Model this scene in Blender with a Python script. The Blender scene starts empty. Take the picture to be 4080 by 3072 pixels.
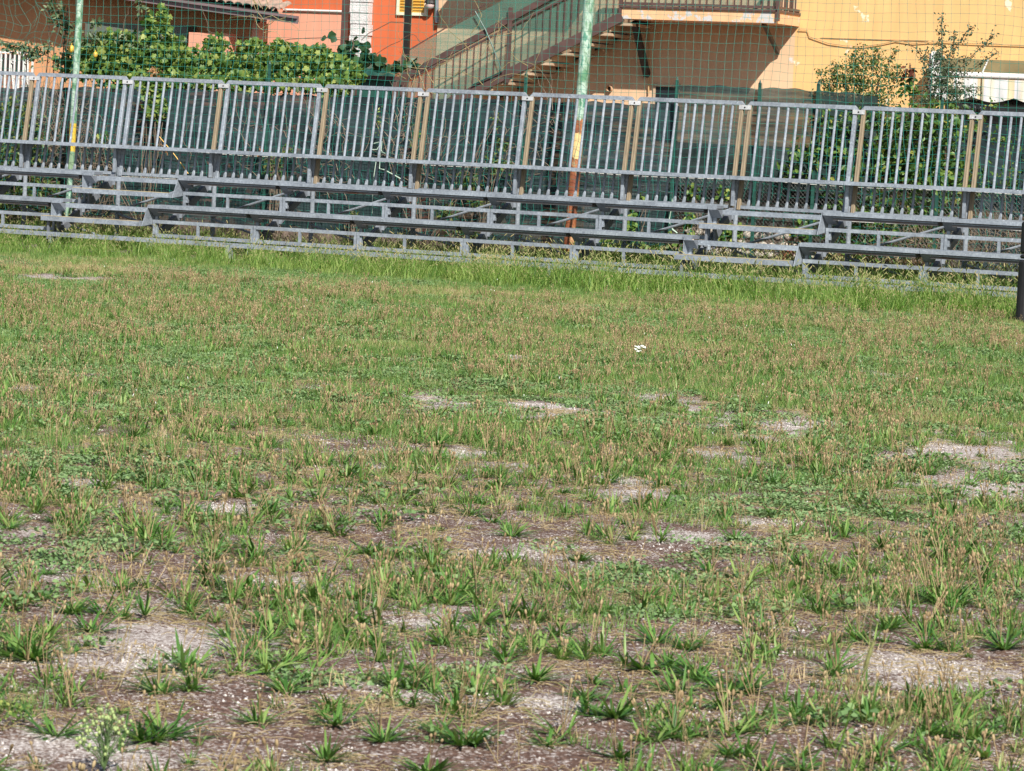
import bpy, math, random
import numpy as np
from mathutils import Vector, Matrix
random.seed(7); rng = np.random.default_rng(11)
S = bpy.context.scene
COL = S.collection
R = math.radians
# ------------------------------------------------------------------ camera, sky, sun, exposure
TH = 0.4454082641; PITCH = 0.066637; ROLL = 0.0481835; FPX = 14071.74
CAM = np.array([27.02056, -38.69304, 1.549856])
def _axes():
    right = np.array([math.cos(TH), math.sin(TH), 0.]); f0 = np.array([-math.sin(TH), math.cos(TH), 0.])
    fwd = f0*math.cos(PITCH) + np.array([0, 0, -math.sin(PITCH)])
    up = np.cross(right, fwd); c, s = math.cos(ROLL), math.sin(ROLL)
    return c*right + s*up, -s*right + c*up, fwd
AR, AU, AF = _axes()
cd = bpy.data.cameras.new('camera'); cam = bpy.data.objects.new('camera', cd); COL.objects.link(cam)
cam.matrix_world = Matrix(((AR[0], AU[0], -AF[0], CAM[0]), (AR[1], AU[1], -AF[1], CAM[1]), (AR[2], AU[2], -AF[2], CAM[2]), (0, 0, 0, 1)))
cd.sensor_width = 36; cd.sensor_fit = 'HORIZONTAL'; cd.lens = FPX/4080*36; cd.clip_end = 2000; cd.clip_start = .1
cd.dof.use_dof = True; cd.dof.focus_distance = 38; cd.dof.aperture_fstop = 24
S.camera = cam
w = bpy.data.worlds.new('World'); S.world = w; w.use_nodes = True
nt = w.node_tree; sky = nt.nodes.new('ShaderNodeTexSky'); sky.sky_type = 'NISHITA'; sky.sun_disc = False
SUN_E = R(39.6); SUN_AZ = R(40.1)
sd = Vector((math.sin(SUN_AZ)*math.cos(SUN_E), -math.cos(SUN_AZ)*math.cos(SUN_E), math.sin(SUN_E)))
sky.sun_elevation = SUN_E; sky.sun_rotation = math.atan2(sd.x, sd.y)
nt.links.new(sky.outputs[0], nt.nodes['Background'].inputs[0]); nt.nodes['Background'].inputs[1].default_value = .07
sl = bpy.data.lights.new('sun', 'SUN'); sl.energy = 4.9; sl.angle = R(.55); sl.color = (1, .95, .87)
so = bpy.data.objects.new('sun', sl); COL.objects.link(so); so.rotation_euler = sd.to_track_quat('Z', 'Y').to_euler()
S.view_settings.view_transform = 'Standard'; S.view_settings.look = 'None'; S.view_settings.gamma = 1; S.view_settings.exposure = .6
S.cycles.max_bounces = 6; S.cycles.transparent_max_bounces = 12; S.cycles.transmission_bounces = 3
S.cycles.use_adaptive_sampling = True
# ------------------------------------------------------------------ geometry of the view: where a photograph point lies at depth row Y or on the ground
def ray(px, py): return ((px-2040)/FPX)*AR - ((py-1536)/FPX)*AU + AF
def at(px, py, Y):
    r = ray(px, py); return CAM + r*((Y-CAM[1])/r[1])
def gnd(px, py, z=0.):
    r = ray(px, py); return CAM + r*((z-CAM[2])/r[2])
def proj(P):
    q = np.asarray(P)-CAM; z = q@AF
    return 2040+FPX*(q@AR)/z, 1536-FPX*(q@AU)/z, z
# ------------------------------------------------------------------ tagging and mesh helpers
def tag(o, label=None, cat=None, group=None, kind=None):
    if label: o['label'] = label
    if cat: o['category'] = cat
    if group: o['group'] = group
    if kind: o['kind'] = kind
    return o
def empty(name, loc, label, cat, group=None):
    o = bpy.data.objects.new(name, None); COL.objects.link(o); o.location = [float(v) for v in loc]; o.empty_display_size = .2
    return tag(o, label, cat, group)
def link(name, me, parent=None, link_it=True):
    o = bpy.data.objects.new(name, me)
    if link_it: COL.objects.link(o)
    if parent is not None:
        o.parent = parent; o.matrix_parent_inverse = parent_world(parent).inverted()
    return o
def parent_world(p):
    m = Matrix.Translation(p.location) @ p.rotation_euler.to_matrix().to_4x4()
    m = m @ Matrix.Diagonal((*p.scale, 1))
    if p.parent: m = parent_world(p.parent) @ p.matrix_parent_inverse @ m
    return m
def np_mesh(name, V, F, mat=None, smooth=False, mats=None, midx=None):
    """F: (n,3) or (n,4) int array, or list of lists"""
    me = bpy.data.meshes.new(name)
    V = np.asarray(V, np.float32)
    if isinstance(F, list): me.from_pydata(V.tolist(), [], F)
    else:
        F = np.asarray(F, np.int32); n, k = F.shape
        me.vertices.add(len(V)); me.vertices.foreach_set('co', V.ravel())
        me.loops.add(n*k); me.loops.foreach_set('vertex_index', F.ravel())
        me.polygons.add(n); me.polygons.foreach_set('loop_start', np.arange(0, n*k, k, dtype=np.int32))
        me.update(calc_edges=True)
    for m in (mats or ([mat] if mat else [])): me.materials.append(m)
    if midx is not None: me.polygons.foreach_set('material_index', np.asarray(midx, np.int32))
    if smooth: me.polygons.foreach_set('use_smooth', [True]*len(me.polygons))
    me.validate(); me.update()
    return me
class MB:
    def __init__(s): s.v = []; s.f = []
    def add(s, V, F):
        b = len(s.v); s.v += [tuple(map(float, p)) for p in V]; s.f += [[b+i for i in f] for f in F]
    def box(s, x0, x1, y0, y1, z0, z1):
        s.add([(x, y, z) for z in (z0, z1) for y in (y0, y1) for x in (x0, x1)],
              [(0, 2, 3, 1), (4, 5, 7, 6), (0, 1, 5, 4), (2, 6, 7, 3), (0, 4, 6, 2), (1, 3, 7, 5)]); return s
    def beam(s, p, q, w, h, up=(0, 0, 1), bev=0.):
        p = np.array(p, float); q = np.array(q, float); d = q-p; d /= np.linalg.norm(d)
        sx = np.cross(d, up); sx /= np.linalg.norm(sx); u = np.cross(sx, d)
        if bev: prof = [(-w/2+bev, -h/2), (w/2-bev, -h/2), (w/2, -h/2+bev), (w/2, h/2-bev), (w/2-bev, h/2), (-w/2+bev, h/2), (-w/2, h/2-bev), (-w/2, -h/2+bev)]
        else: prof = [(-w/2, -h/2), (w/2, -h/2), (w/2, h/2), (-w/2, h/2)]
        n = len(prof); V = [c+sx*a+u*b for c in (p, q) for a, b in prof]
        F = [tuple(range(n))[::-1], tuple(range(n, 2*n))]+[(i, (i+1) % n, n+(i+1) % n, n+i) for i in range(n)]
        s.add(V, F); return s
    def tube(s, pts, r, n=8, cap=True):
        V, F = tube_np(pts, r, n); base = V.tolist(); L = len(pts); fl = [tuple(f) for f in F.tolist()]
        if cap: fl += [tuple(range(n))[::-1], tuple(range((L-1)*n, L*n))]
        s.add(base, fl); return s
    def poly(s, P, off):
        """extrude polygon P (list of 3d pts) by vector off"""
        n = len(P); V = [np.array(p, float) for p in P]+[np.array(p, float)+np.array(off, float) for p in P]
        s.add(V, [tuple(range(n)), tuple(range(n, 2*n))[::-1]]+[((i+1) % n, i, n+i, n+(i+1) % n) for i in range(n)]); return s
    def build(s, name, mat, parent=None, smooth=False):
        return link(name, np_mesh(name, s.v, s.f, mat, smooth), parent)
def tube_np(pts, r, n=5):
    P = np.asarray(pts, float); L = len(P); r = np.broadcast_to(np.asarray(r, float), (L,))
    T = np.gradient(P, axis=0); T /= np.linalg.norm(T, axis=1)[:, None]+1e-9
    ref = np.array([0, 0, 1.]) if abs(T[:, 2]).mean() < .75 else np.array([1., 0, 0])
    A = np.cross(T, ref); A /= np.linalg.norm(A, axis=1)[:, None]+1e-9; B = np.cross(T, A)
    a = np.arange(n)*2*math.pi/n
    V = P[:, None]+r[:, None, None]*(np.cos(a)[None, :, None]*A[:, None]+np.sin(a)[None, :, None]*B[:, None])
    i = np.arange(L-1)[:, None]*n; j = np.arange(n)[None]; k = (j+1) % n
    F = np.stack([i+j, i+k, i+n+k, i+n+j], -1).reshape(-1, 4)
    return V.reshape(-1, 3), F
class NB:
    """numpy batch of quads"""
    def __init__(s): s.V = []; s.F = []; s.n = 0; s.K = []; s.M = []
    def add(s, V, F, m=0):
        V = np.asarray(V, float); F = np.asarray(F, int)
        if F.shape[1] == 3: F = np.c_[F, F[:, 2]]
        s.V.append(V); s.F.append(F+s.n); s.M.append(np.full(len(F), m)); s.n += len(V)
    def tube(s, pts, r, n=4, m=0): s.add(*tube_np(pts, r, n), m)
    def mesh(s, name, mats, smooth=False):
        V = np.concatenate(s.V); F = np.concatenate(s.F); M = np.concatenate(s.M)
        tri = F[:, 2] == F[:, 3]
        me = bpy.data.meshes.new(name)
        lens = np.where(tri, 3, 4); flat = F.ravel(); keep = np.ones((len(F), 4), bool); keep[tri, 3] = False
        flat = flat[keep.ravel()]; start = np.r_[0, np.cumsum(lens)[:-1]]
        me.vertices.add(len(V)); me.vertices.foreach_set('co', V.astype(np.float32).ravel())
        me.loops.add(len(flat)); me.loops.foreach_set('vertex_index', flat.astype(np.int32))
        me.polygons.add(len(F)); me.polygons.foreach_set('loop_start', start.astype(np.int32))
        me.update(calc_edges=True)
        for m in mats: me.materials.append(m)
        me.polygons.foreach_set('material_index', M.astype(np.int32))
        if smooth: me.polygons.foreach_set('use_smooth', [True]*len(F))
        me.update(); return me
def hsh(ix, iy, s): v = np.sin(ix*127.1+iy*311.7+s*74.7)*43758.5453; return v-np.floor(v)
def vn(x, y, s=0):
    x = np.asarray(x, float); y = np.asarray(y, float); ix = np.floor(x); iy = np.floor(y); fx = x-ix; fy = y-iy
    fx = fx*fx*(3-2*fx); fy = fy*fy*(3-2*fy)
    return (hsh(ix, iy, s)*(1-fx)+hsh(ix+1, iy, s)*fx)*(1-fy)+(hsh(ix, iy+1, s)*(1-fx)+hsh(ix+1, iy+1, s)*fx)*fy
def fbm(x, y, s=0, o=3): return sum(vn(x*2**k, y*2**k, s+k*13)*.5**k for k in range(o))/sum(.5**k for k in range(o))
# ------------------------------------------------------------------ materials
def newmat(name):
    m = bpy.data.materials.new(name); m.use_nodes = True; return m, m.node_tree, m.node_tree.nodes['Principled BSDF']
def N(nt, t, **kw):
    n = nt.nodes.new(t)
    for k, v in kw.items():
        if k.startswith('i_'): n.inputs[k[2:].replace('_', ' ')].default_value = v
        else: setattr(n, k, v)
    return n
def ramp(nt, stops):
    r = N(nt, 'ShaderNodeValToRGB'); e = r.color_ramp.elements
    while len(e) < len(stops): e.new(.5)
    for a, (p, c) in zip(e, stops): a.position = p; a.color = (*c, 1) if len(c) == 3 else c
    return r
def mix(nt, fac, a, b, typ='MIX'):
    m = N(nt, 'ShaderNodeMix', data_type='RGBA', blend_type=typ)
    for s, v in ((0, fac), (6, a), (7, b)):
        if isinstance(v, (int, float)): m.inputs[s].default_value = v
        elif isinstance(v, tuple): m.inputs[s].default_value = (*v, 1)
        else: nt.links.new(v, m.inputs[s])
    return m.outputs[2]
def coords(nt, scale=(1, 1, 1)):
    t = N(nt, 'ShaderNodeTexCoord'); mp = N(nt, 'ShaderNodeMapping'); mp.inputs['Scale'].default_value = scale
    g = N(nt, 'ShaderNodeNewGeometry'); nt.links.new(g.outputs['Position'], mp.inputs[0]); return mp.outputs[0]
def noise(nt, co, scale, detail=4, rough=.55):
    n = N(nt, 'ShaderNodeTexNoise'); n.inputs['Scale'].default_value = scale; n.inputs['Detail'].default_value = detail
    n.inputs['Roughness'].default_value = rough; nt.links.new(co, n.inputs['Vector']); return n.outputs['Fac']
def bump(nt, h, strength, dist, bsdf):
    b = N(nt, 'ShaderNodeBump'); b.inputs['Strength'].default_value = strength; b.inputs['Distance'].default_value = dist
    nt.links.new(h, b.inputs['Height']); nt.links.new(b.outputs[0], bsdf.inputs['Normal'])
def plain(name, c, rough=.6, metal=0., var=.25, scale=4., bmp=0., c2=None, stretch=(1, 1, 1), lo=.35, hi=.65):
    m, nt, b = newmat(name); co = coords(nt, stretch); n = noise(nt, co, scale, 6)
    c2 = c2 or tuple(v*(1-var) for v in c)
    r = ramp(nt, [(lo, c2), (hi, c)]); nt.links.new(n, r.inputs[0]); nt.links.new(r.outputs[0], b.inputs['Base Color'])
    b.inputs['Roughness'].default_value = rough; b.inputs['Metallic'].default_value = metal
    if bmp: bump(nt, noise(nt, co, scale*6, 4), .6, bmp, b)
    return m
def galv(name, c1, c2, metal=.35):
    m, nt, b = newmat(name); co = coords(nt)
    v = N(nt, 'ShaderNodeTexVoronoi'); v.inputs['Scale'].default_value = 45; nt.links.new(co, v.inputs['Vector'])
    bw = N(nt, 'ShaderNodeRGBToBW'); nt.links.new(v.outputs['Color'], bw.inputs[0])
    n = noise(nt, co, 3.5, 5)
    c = mix(nt, bw.outputs[0], c1, c2); n2 = ramp(nt, [(.35, (.75, .75, .76)), (.65, (1.1, 1.1, 1.1))]); nt.links.new(n, n2.inputs[0])
    c = mix(nt, 1., c, n2.outputs[0], 'MULTIPLY')
    n3 = ramp(nt, [(.62, (0, 0, 0)), (.7, (1, 1, 1))]); nt.links.new(noise(nt, co, 22, 4, .7), n3.inputs[0])
    c = mix(nt, n3.outputs[0], c, tuple(min(1, v*1.35) for v in c2))
    nt.links.new(c, b.inputs['Base Color']); b.inputs['Metallic'].default_value = metal; b.inputs['Roughness'].default_value = .48
    return m
M = {}
M['galv'] = galv('galvanised steel', (.20, .23, .27), (.33, .37, .415), .12)
M['galv_dark'] = galv('darker steel', (.16, .175, .2), (.22, .24, .27), .1)  # darker galv copy; part of the stringers' under-deck shade is in this colour
M['tan'] = plain('brown coated post', (.30, .235, .155), .6, 0, .3, 6, stretch=(8, 8, .6))
M['clamp'] = galv('bright zinc clamp', (.48, .49, .5), (.62, .63, .64), .2)
M['board'] = plain('weathered board', (.13, .12, .12), .7, 0, .4, 5, c2=(.11, .05, .03), stretch=(.4, 3, 3), lo=.32, hi=.42)
M['yline'] = plain('yellowed step edge', (.5, .40, .22), .6, 0, .3, 9)
def leafmat(name, stops, trans=.25, rough=.45):
    m, nt, b = newmat(name); nt.nodes.remove(b)
    g = N(nt, 'ShaderNodeNewGeometry'); oi = N(nt, 'ShaderNodeObjectInfo'); at_ = N(nt, 'ShaderNodeAttribute', attribute_type='INSTANCER', attribute_name='tint')
    a1 = N(nt, 'ShaderNodeMath', operation='ADD'); nt.links.new(g.outputs['Random Per Island'], a1.inputs[0]); nt.links.new(oi.outputs['Random'], a1.inputs[1])
    a2 = N(nt, 'ShaderNodeMath', operation='FRACT'); nt.links.new(a1.outputs[0], a2.inputs[0])
    a3 = N(nt, 'ShaderNodeMath', operation='MULTIPLY_ADD'); nt.links.new(at_.outputs['Fac'], a3.inputs[0]); a3.inputs[1].default_value = .45; nt.links.new(a2.outputs[0], a3.inputs[2])
    r = ramp(nt, stops); nt.links.new(a3.outputs[0], r.inputs[0])
    p = N(nt, 'ShaderNodeBsdfPrincipled'); p.inputs['Roughness'].default_value = rough; p.inputs['Specular IOR Level'].default_value = .3; nt.links.new(r.outputs[0], p.inputs['Base Color'])
    tr = N(nt, 'ShaderNodeBsdfTranslucent'); c = mix(nt, 1., r.outputs[0], (1.5, 1.7, .6), 'MULTIPLY'); nt.links.new(c, tr.inputs[0])
    mx = N(nt, 'ShaderNodeMixShader'); mx.inputs[0].default_value = trans; nt.links.new(p.outputs[0], mx.inputs[1]); nt.links.new(tr.outputs[0], mx.inputs[2])
    nt.links.new(mx.outputs[0], nt.nodes['Material Output'].inputs[0]); return m
M['grape'] = leafmat('grape leaf', [(0, (.035, .085, .018)), (.4, (.09, .17, .035)), (.75, (.18, .27, .06)), (.97, (.32, .36, .10))])
M['lemon_leaf'] = leafmat('citrus leaf', [(0, (.05, .085, .035)), (.6, (.11, .15, .07)), (1, (.2, .22, .12))], .15)
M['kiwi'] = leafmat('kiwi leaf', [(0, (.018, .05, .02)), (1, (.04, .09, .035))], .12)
M['shrub'] = leafmat('shrub leaf', [(0, (.035, .07, .022)), (.55, (.07, .12, .03)), (.9, (.14, .18, .045)), (1, (.2, .2, .06))], .18)
M['shrub_dull'] = leafmat('dull shrub leaf', [(0, (.04, .065, .035)), (1, (.10, .13, .07))], .12)
M['laurel'] = leafmat('broad leaf', [(0, (.03, .075, .02)), (.6, (.075, .15, .035)), (.93, (.15, .24, .05)), (1, (.32, .30, .06))], .22, .38)
M['red_leaf'] = leafmat('reddish leaf', [(0, (.10, .03, .02)), (1, (.16, .06, .03))], .2)
M['dead_leaf'] = leafmat('dead leaf', [(0, (.30, .14, .06)), (1, (.45, .25, .13))], .2)
M['twig'] = plain('dry twig', (.26, .20, .145), .8, 0, .5, 7)
M['stem'] = plain('brown stem', (.12, .085, .055), .8, 0, .4, 7)
M['g_short'] = leafmat('short grass blade', [(0, (.06, .145, .03)), (.5, (.12, .235, .055)), (.85, (.20, .29, .08)), (1., (.34, .33, .13)), ], .25, .5)
M['g_tall'] = leafmat('tall grass blade', [(0, (.05, .13, .02)), (.5, (.13, .25, .04)), (1, (.30, .38, .11))], .3, .5)
M['g_dry'] = leafmat('dry grass blade', [(0, (.22, .19, .08)), (.5, (.36, .29, .14)), (1., (.50, .39, .23))], .15, .7)
M['clover'] = leafmat('creeping clover leaf', [(0, (.08, .155, .055)), (.6, (.15, .245, .095)), (1, (.22, .31, .14))], .15, .5)
M['rosette'] = leafmat('plantain leaf', [(0, (.035, .10, .018)), (.45, (.07, .17, .032)), (.8, (.13, .25, .055)), (1., (.22, .31, .09))], .2, .42)
M['purslane'] = leafmat('oval leaf', [(0, (.08, .15, .05)), (.7, (.14, .23, .09)), (1, (.2, .3, .12))], .15, .4)
M['bud'] = plain('pale flower bud', (.33, .42, .16), .6)
M['seed'] = leafmat('seed head', [(0, (.15, .10, .05)), (.6, (.27, .19, .10)), (1, (.38, .29, .16))], .05, .8)
M['foxtail'] = leafmat('grass spike', [(0, (.24, .27, .10)), (.6, (.34, .34, .15)), (1, (.45, .38, .2))], .3, .7)
M['petal'] = plain('white petal', (.8, .8, .76), .6, var=.1)
M['chip'] = leafmat('gravel chip', [(0, (.18, .15, .13)), (.4, (.38, .34, .31)), (1, (.62, .58, .55))], 0., .8)
M['yellow_fruit'] = plain('lemon skin', (.75, .47, .06), .45, var=.2, scale=20, bmp=.002)
def wall(name, c, peel=(.62, .58, .5), th=.66, rough=.85, sc=1.1):
    m, nt, b = newmat(name); co = coords(nt)
    r1 = ramp(nt, [(.3, tuple(v*.86 for v in c)), (.7, c)]); nt.links.new(noise(nt, co, 1.3, 8, .6), r1.inputs[0])
    st = coords(nt, (3, 3, .25)); r3 = ramp(nt, [(.3, (.9, .88, .86)), (.6, (1, 1, 1))]); nt.links.new(noise(nt, st, 2, 5), r3.inputs[0])
    c1 = mix(nt, 1., r1.outputs[0], r3.outputs[0], 'MULTIPLY')
    pn = noise(nt, co, sc*3.1, 7, .62); r2 = ramp(nt, [(th, (0, 0, 0)), (th+.02, (1, 1, 1))]); nt.links.new(pn, r2.inputs[0])
    c2 = mix(nt, r2.outputs[0], c1, peel); nt.links.new(c2, b.inputs['Base Color']); b.inputs['Roughness'].default_value = rough
    bump(nt, mix(nt, .5, noise(nt, co, 70, 3), r2.outputs[0]), .35, .004, b); return m
M['yellow'] = wall('ochre render', (.76, .46, .19), (.76, .62, .45), .655)
M['peach'] = wall('peach render', (.68, .45, .28), (.55, .52, .48), .70)
M['slab'] = wall('flaking slab edge', (.78, .46, .25), (.5, .49, .48), .53, sc=1.6)
M['salmon'] = wall('salmon render', (.72, .33, .22), (.66, .3, .2), .75)
M['orange'] = wall('orange red render', (.58, .13, .045), (.5, .13, .06), .72)
M['apricot'] = wall('apricot render', (.62, .31, .15), (.58, .3, .16), .74)
M['white_stone'] = plain('white painted stone', (.66, .65, .64), .8, 0, .2, 7, bmp=.03)
M['brown_metal'] = plain('brown painted metal', (.105, .06, .052), .5, 0, .35, 5)
M['black_metal'] = plain('black painted metal', (.018, .015, .014), .5, 0, .3, 5)
M['gutter'] = plain('lilac brown gutter', (.20, .145, .15), .45, 0, .2, 3, stretch=(.3, 1, 1))
M['soffit'] = plain('dark soffit wood', (.035, .022, .02), .7, 0, .4, 4)
M['tile'] = plain('old roof tile', (.40, .27, .20), .85, 0, .4, 6, bmp=.006, c2=(.22, .17, .14))
M['greytarp'] = plain('grey green blind', (.12, .135, .11), .7, 0, .2, 3)
M['tarp'] = plain('green tarpaulin', (.02, .09, .07), .5, 0, .3, 3)
M['tread'] = plain('tan stair tread', (.50, .37, .25), .7, 0, .3, 4)
M['cream'] = plain('cream frame paint', (.78, .68, .5), .6, 0, .08)
M['shutter'] = plain('yellow shutter paint', (.72, .42, .07), .5, 0, .12, 8)
M['whitepaint'] = plain('white paint', (.78, .77, .74), .5, 0, .12, 4)
M['glass'] = plain('lamp glass', (.55, .42, .4), .15, 0, .1)
M['darkglass'] = plain('dark window glass', (.02, .025, .03), .12, 0, .3)
M['olive'] = plain('dirty olive canvas', (.24, .19, .09), .85, 0, .35, 2.5)
M['brick'] = plain('red brick', (.36, .17, .11), .85, 0, .35, 9, bmp=.006)
M['mortar'] = plain('mortar', (.42, .38, .34), .9, 0, .2, 12)
M['fence_green'] = plain('green fence post paint', (.02, .085, .065), .5, 0, .3, 4)
M['wire'] = plain('green coated wire', (.015, .055, .045), .5, 0, .2)
M['zincwire'] = plain('galvanised wire', (.25, .25, .24), .5, .3, .2)
M['net'] = leafmat('green net twine', [(0, (.02, .20, .155)), (1, (.04, .28, .22))], .1, .5)
M['rope'] = plain('pale green rope', (.45, .58, .48), .7, 0, .15)
M['cord_white'] = plain('white cord', (.62, .6, .56), .7, 0, .15)
M['kerb'] = plain('stained kerb concrete', (.20, .15, .12), .9, 0, .5, 5, bmp=.02, c2=(.035, .02, .016))
M['rubble_gap'] = plain('earth joint', (.16, .12, .09), .95, 0, .4, 6, bmp=.01)
M['rubble'] = plain('pale rubble stone', (.62, .55, .47), .9, 0, .25, 7, bmp=.01)
M['corr'] = plain('dark rusty corrugated sheet', (.045, .035, .04), .6, 0, .5, 3)
M['terracotta'] = plain('terracotta', (.50, .13, .07), .8, 0, .3, 5)
M['pad'] = plain('black foam padding', (.016, .015, .017), .65, 0, .4, 9, bmp=.003)
M['cable'] = plain('brown wall cable', (.50, .32, .15), .7, 0, .2)
def stripes():
    m, nt, b = newmat('striped awning canvas'); t = coords(nt)
    s = N(nt, 'ShaderNodeSeparateXYZ'); nt.links.new(t, s.inputs[0])
    a = N(nt, 'ShaderNodeMath', operation='MULTIPLY'); a.inputs[1].default_value = 2.1; nt.links.new(s.outputs[0], a.inputs[0])
    f = N(nt, 'ShaderNodeMath', operation='FRACT'); nt.links.new(a.outputs[0], f.inputs[0])
    r = ramp(nt, [(0, (.60, .60, .59)), (.28, (.60, .60, .59)), (.32, (.60, .50, .32)), (.5, (.60, .50, .32)), (.54, (.62, .62, .66)), (.62, (.60, .60, .59)), (.78, (.62, .55, .43)), (.9, (.60, .60, .59))]); r.color_ramp.interpolation = 'LINEAR'
    nt.links.new(f.outputs[0], r.inputs[0]); nt.links.new(r.outputs[0], b.inputs['Base Color']); b.inputs['Roughness'].default_value = .9; return m
M['stripes'] = stripes()
def cloth(name, c1, c2, alpha, sc=(1, 1, 6)):
    m, nt, b = newmat(name); co = coords(nt, sc); n = noise(nt, co, 1.6, 6, .6)
    r = ramp(nt, [(.35, c1), (.65, c2)]); nt.links.new(n, r.inputs[0]); nt.links.new(r.outputs[0], b.inputs['Base Color']); b.inputs['Roughness'].default_value = .8
    ra = ramp(nt, [(.3, (alpha+.12,)*3), (.7, (alpha-.1,)*3)]); nt.links.new(noise(nt, coords(nt, (.8, .8, 9)), 2.3, 5), ra.inputs[0])
    nt.links.new(ra.outputs[0], b.inputs['Alpha']); return m
M['cloth'] = cloth('dark green shade cloth', (.007, .021, .025), (.019, .042, .047), .955)
M['cloth_open'] = cloth('worn green shade cloth', (.008, .024, .024), (.022, .044, .040), .88)
M['screen'] = cloth('translucent green screen', (.07, .18, .14), (.10, .23, .17), .36, (1, 1, 1))
def pole_mat(rusty):
    m, nt, b = newmat('peeling green pole paint' + (' over rust' if rusty else '')); co = coords(nt, (1, 1, .45)); g = N(nt, 'ShaderNodeNewGeometry'); s = N(nt, 'ShaderNodeSeparateXYZ'); nt.links.new(g.outputs['Position'], s.inputs[0])
    r = ramp(nt, [(.40, (.10, .24, .13)), (.47, (.26, .38, .28)), (.53, (.42, .54, .45)), (.6, (.10, .27, .19))]); nt.links.new(noise(nt, co, 9, 6, .6), r.inputs[0]); c = r.outputs[0]
    def band(z0, z1, col, c, nz=0.):
        a = N(nt, 'ShaderNodeMapRange'); a.inputs['From Min'].default_value = z0-.01-nz; a.inputs['From Max'].default_value = z0+.01+nz; nt.links.new(s.outputs[2], a.inputs[0])
        e = N(nt, 'ShaderNodeMapRange'); e.inputs['From Min'].default_value = z1+.01+nz; e.inputs['From Max'].default_value = z1-.01-nz; nt.links.new(s.outputs[2], e.inputs[0])
        k = N(nt, 'ShaderNodeMath', operation='MULTIPLY'); nt.links.new(a.outputs[0], k.inputs[0]); nt.links.new(e.outputs[0], k.inputs[1])
        if nz:
            nn = noise(nt, coords(nt, (1, 1, .7)), 11, 5, .65); p = N(nt, 'ShaderNodeMath', operation='ADD'); nt.links.new(nn, p.inputs[0]); nt.links.new(k.outputs[0], p.inputs[1])
            q = N(nt, 'ShaderNodeMapRange'); q.inputs['From Min'].default_value = .93; q.inputs['From Max'].default_value = 1.0; nt.links.new(p.outputs[0], q.inputs[0]); k = q
            k2 = N(nt, 'ShaderNodeClamp'); nt.links.new(k.outputs[0], k2.inputs[0]); k = k2
        return mix(nt, k.outputs[0], c, col)
    if rusty:
        rr = ramp(nt, [(.4, (.20, .06, .03)), (.55, (.33, .12, .05)), (.62, (.5, .3, .15))]); nt.links.new(noise(nt, co, 8, 5), rr.inputs[0])
        c = band(-.2, 2.0, rr.outputs[0], c, .3)
        c = band(1.48, 1.80, (.72, .50, .22), c, .09)
    else:
        c = band(1.22, 1.62, (.62, .42, .05), c)
        c = band(.9, 1.22, (.20, .30, .18), c, .03)
    nt.links.new(c, b.inputs['Base Color']); b.inputs['Roughness'].default_value = .5; return m
# ground patches read off the photograph (in its 2212-pixel view): centre x, y and half sizes
PATCH = [(700, 846, 40, 7), (930, 865, 75, 11), (1230, 885, 130, 13), (1450, 862, 90, 8), (1500, 900, 90, 14), (1700, 925, 110, 20), (1000, 975, 60, 8), (1650, 945, 60, 12),
         (2140, 985, 110, 22), (2180, 960, 60, 10), (2150, 1060, 130, 18), (1950, 985, 60, 10), (1370, 1062, 60, 12), (480, 1105, 90, 14), (160, 1047, 45, 9), (1130, 1190, 90, 18),
         (1640, 1130, 50, 10), (960, 1325, 100, 20), (440, 1415, 60, 18), (270, 1420, 130, 30), (90, 1605, 130, 38), (310, 1620, 90, 20), (110, 1240, 80, 12), (1990, 1455, 110, 28), (1110, 775, 30, 5),
         (1600, 862, 60, 5), (30, 1150, 60, 10), (610, 1265, 60, 9), (830, 1010, 70, 8), (20, 842, 60, 7), (190, 815, 25, 6), (90, 600, 40, 5), (210, 602, 30, 4), (1890, 810, 50, 4), (400, 1395, 120, 26), (1120, 1010, 60, 8),
         (1500, 1160, 70, 12), (250, 1310, 60, 10), (1560, 985, 50, 8), (850, 1500, 60, 12), (1150, 1530, 60, 10), (2050, 940, 80, 8)]
BROWN = [(300, 910, 160, 12), (560, 1010, 180, 22), (700, 1090, 260, 30), (1050, 1060, 200, 22), (250, 1060, 160, 20), (1300, 1090, 150, 20), (1750, 1060, 200, 22), (1000, 1150, 260, 34), (560, 1220, 200, 22),
         (1500, 1200, 200, 26), (300, 1330, 250, 40), (1050, 1350, 250, 40), (1550, 1350, 250, 30), (2100, 1180, 150, 20), (1950, 1390, 150, 30), (900, 1560, 200, 40), (500, 1500, 150, 30), (1500, 1540, 200, 25), (750, 1440, 120, 25),
         (1700, 1620, 200, 25), (1200, 1450, 150, 30), (2100, 1460, 150, 30), (100, 1180, 120, 25), (1900, 1120, 100, 20), (1350, 870, 200, 14), (1150, 865, 60, 12), (760, 975, 90, 12)]
FW = np.array([-math.sin(TH), math.cos(TH)]); RT = np.array([math.cos(TH), math.sin(TH)])
def prep(L, gx=1., gy=1.):
    out = []
    for x, y, rx, ry in L:
        rx, ry = rx*gx, ry*gy
        k = 4080/2212; p = gnd(x*k, y*k); q = gnd(x*k, (y-ry)*k); q2 = gnd(x*k, (y+ry)*k); z = (p[:2]-CAM[:2])@FW
        out.append((p[0], p[1], rx*k*z/FPX, np.linalg.norm(q[:2]-q2[:2])/2))
    return out
PW = prep(PATCH, 1.3, 1.3); BW_ = prep(BROWN)
def patchval(P, L):
    v = np.full(len(P), -2.); 
    for cx, cy, rx, ry in L:
        d = P[:, :2]-np.array([cx, cy]); a = (d@RT)/rx; b = (d@FW)/ry; v = np.maximum(v, 1-np.sqrt(a*a+b*b))
    return v
def zdist(P): return (P[:, :2]-CAM[:2])@FW
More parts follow.
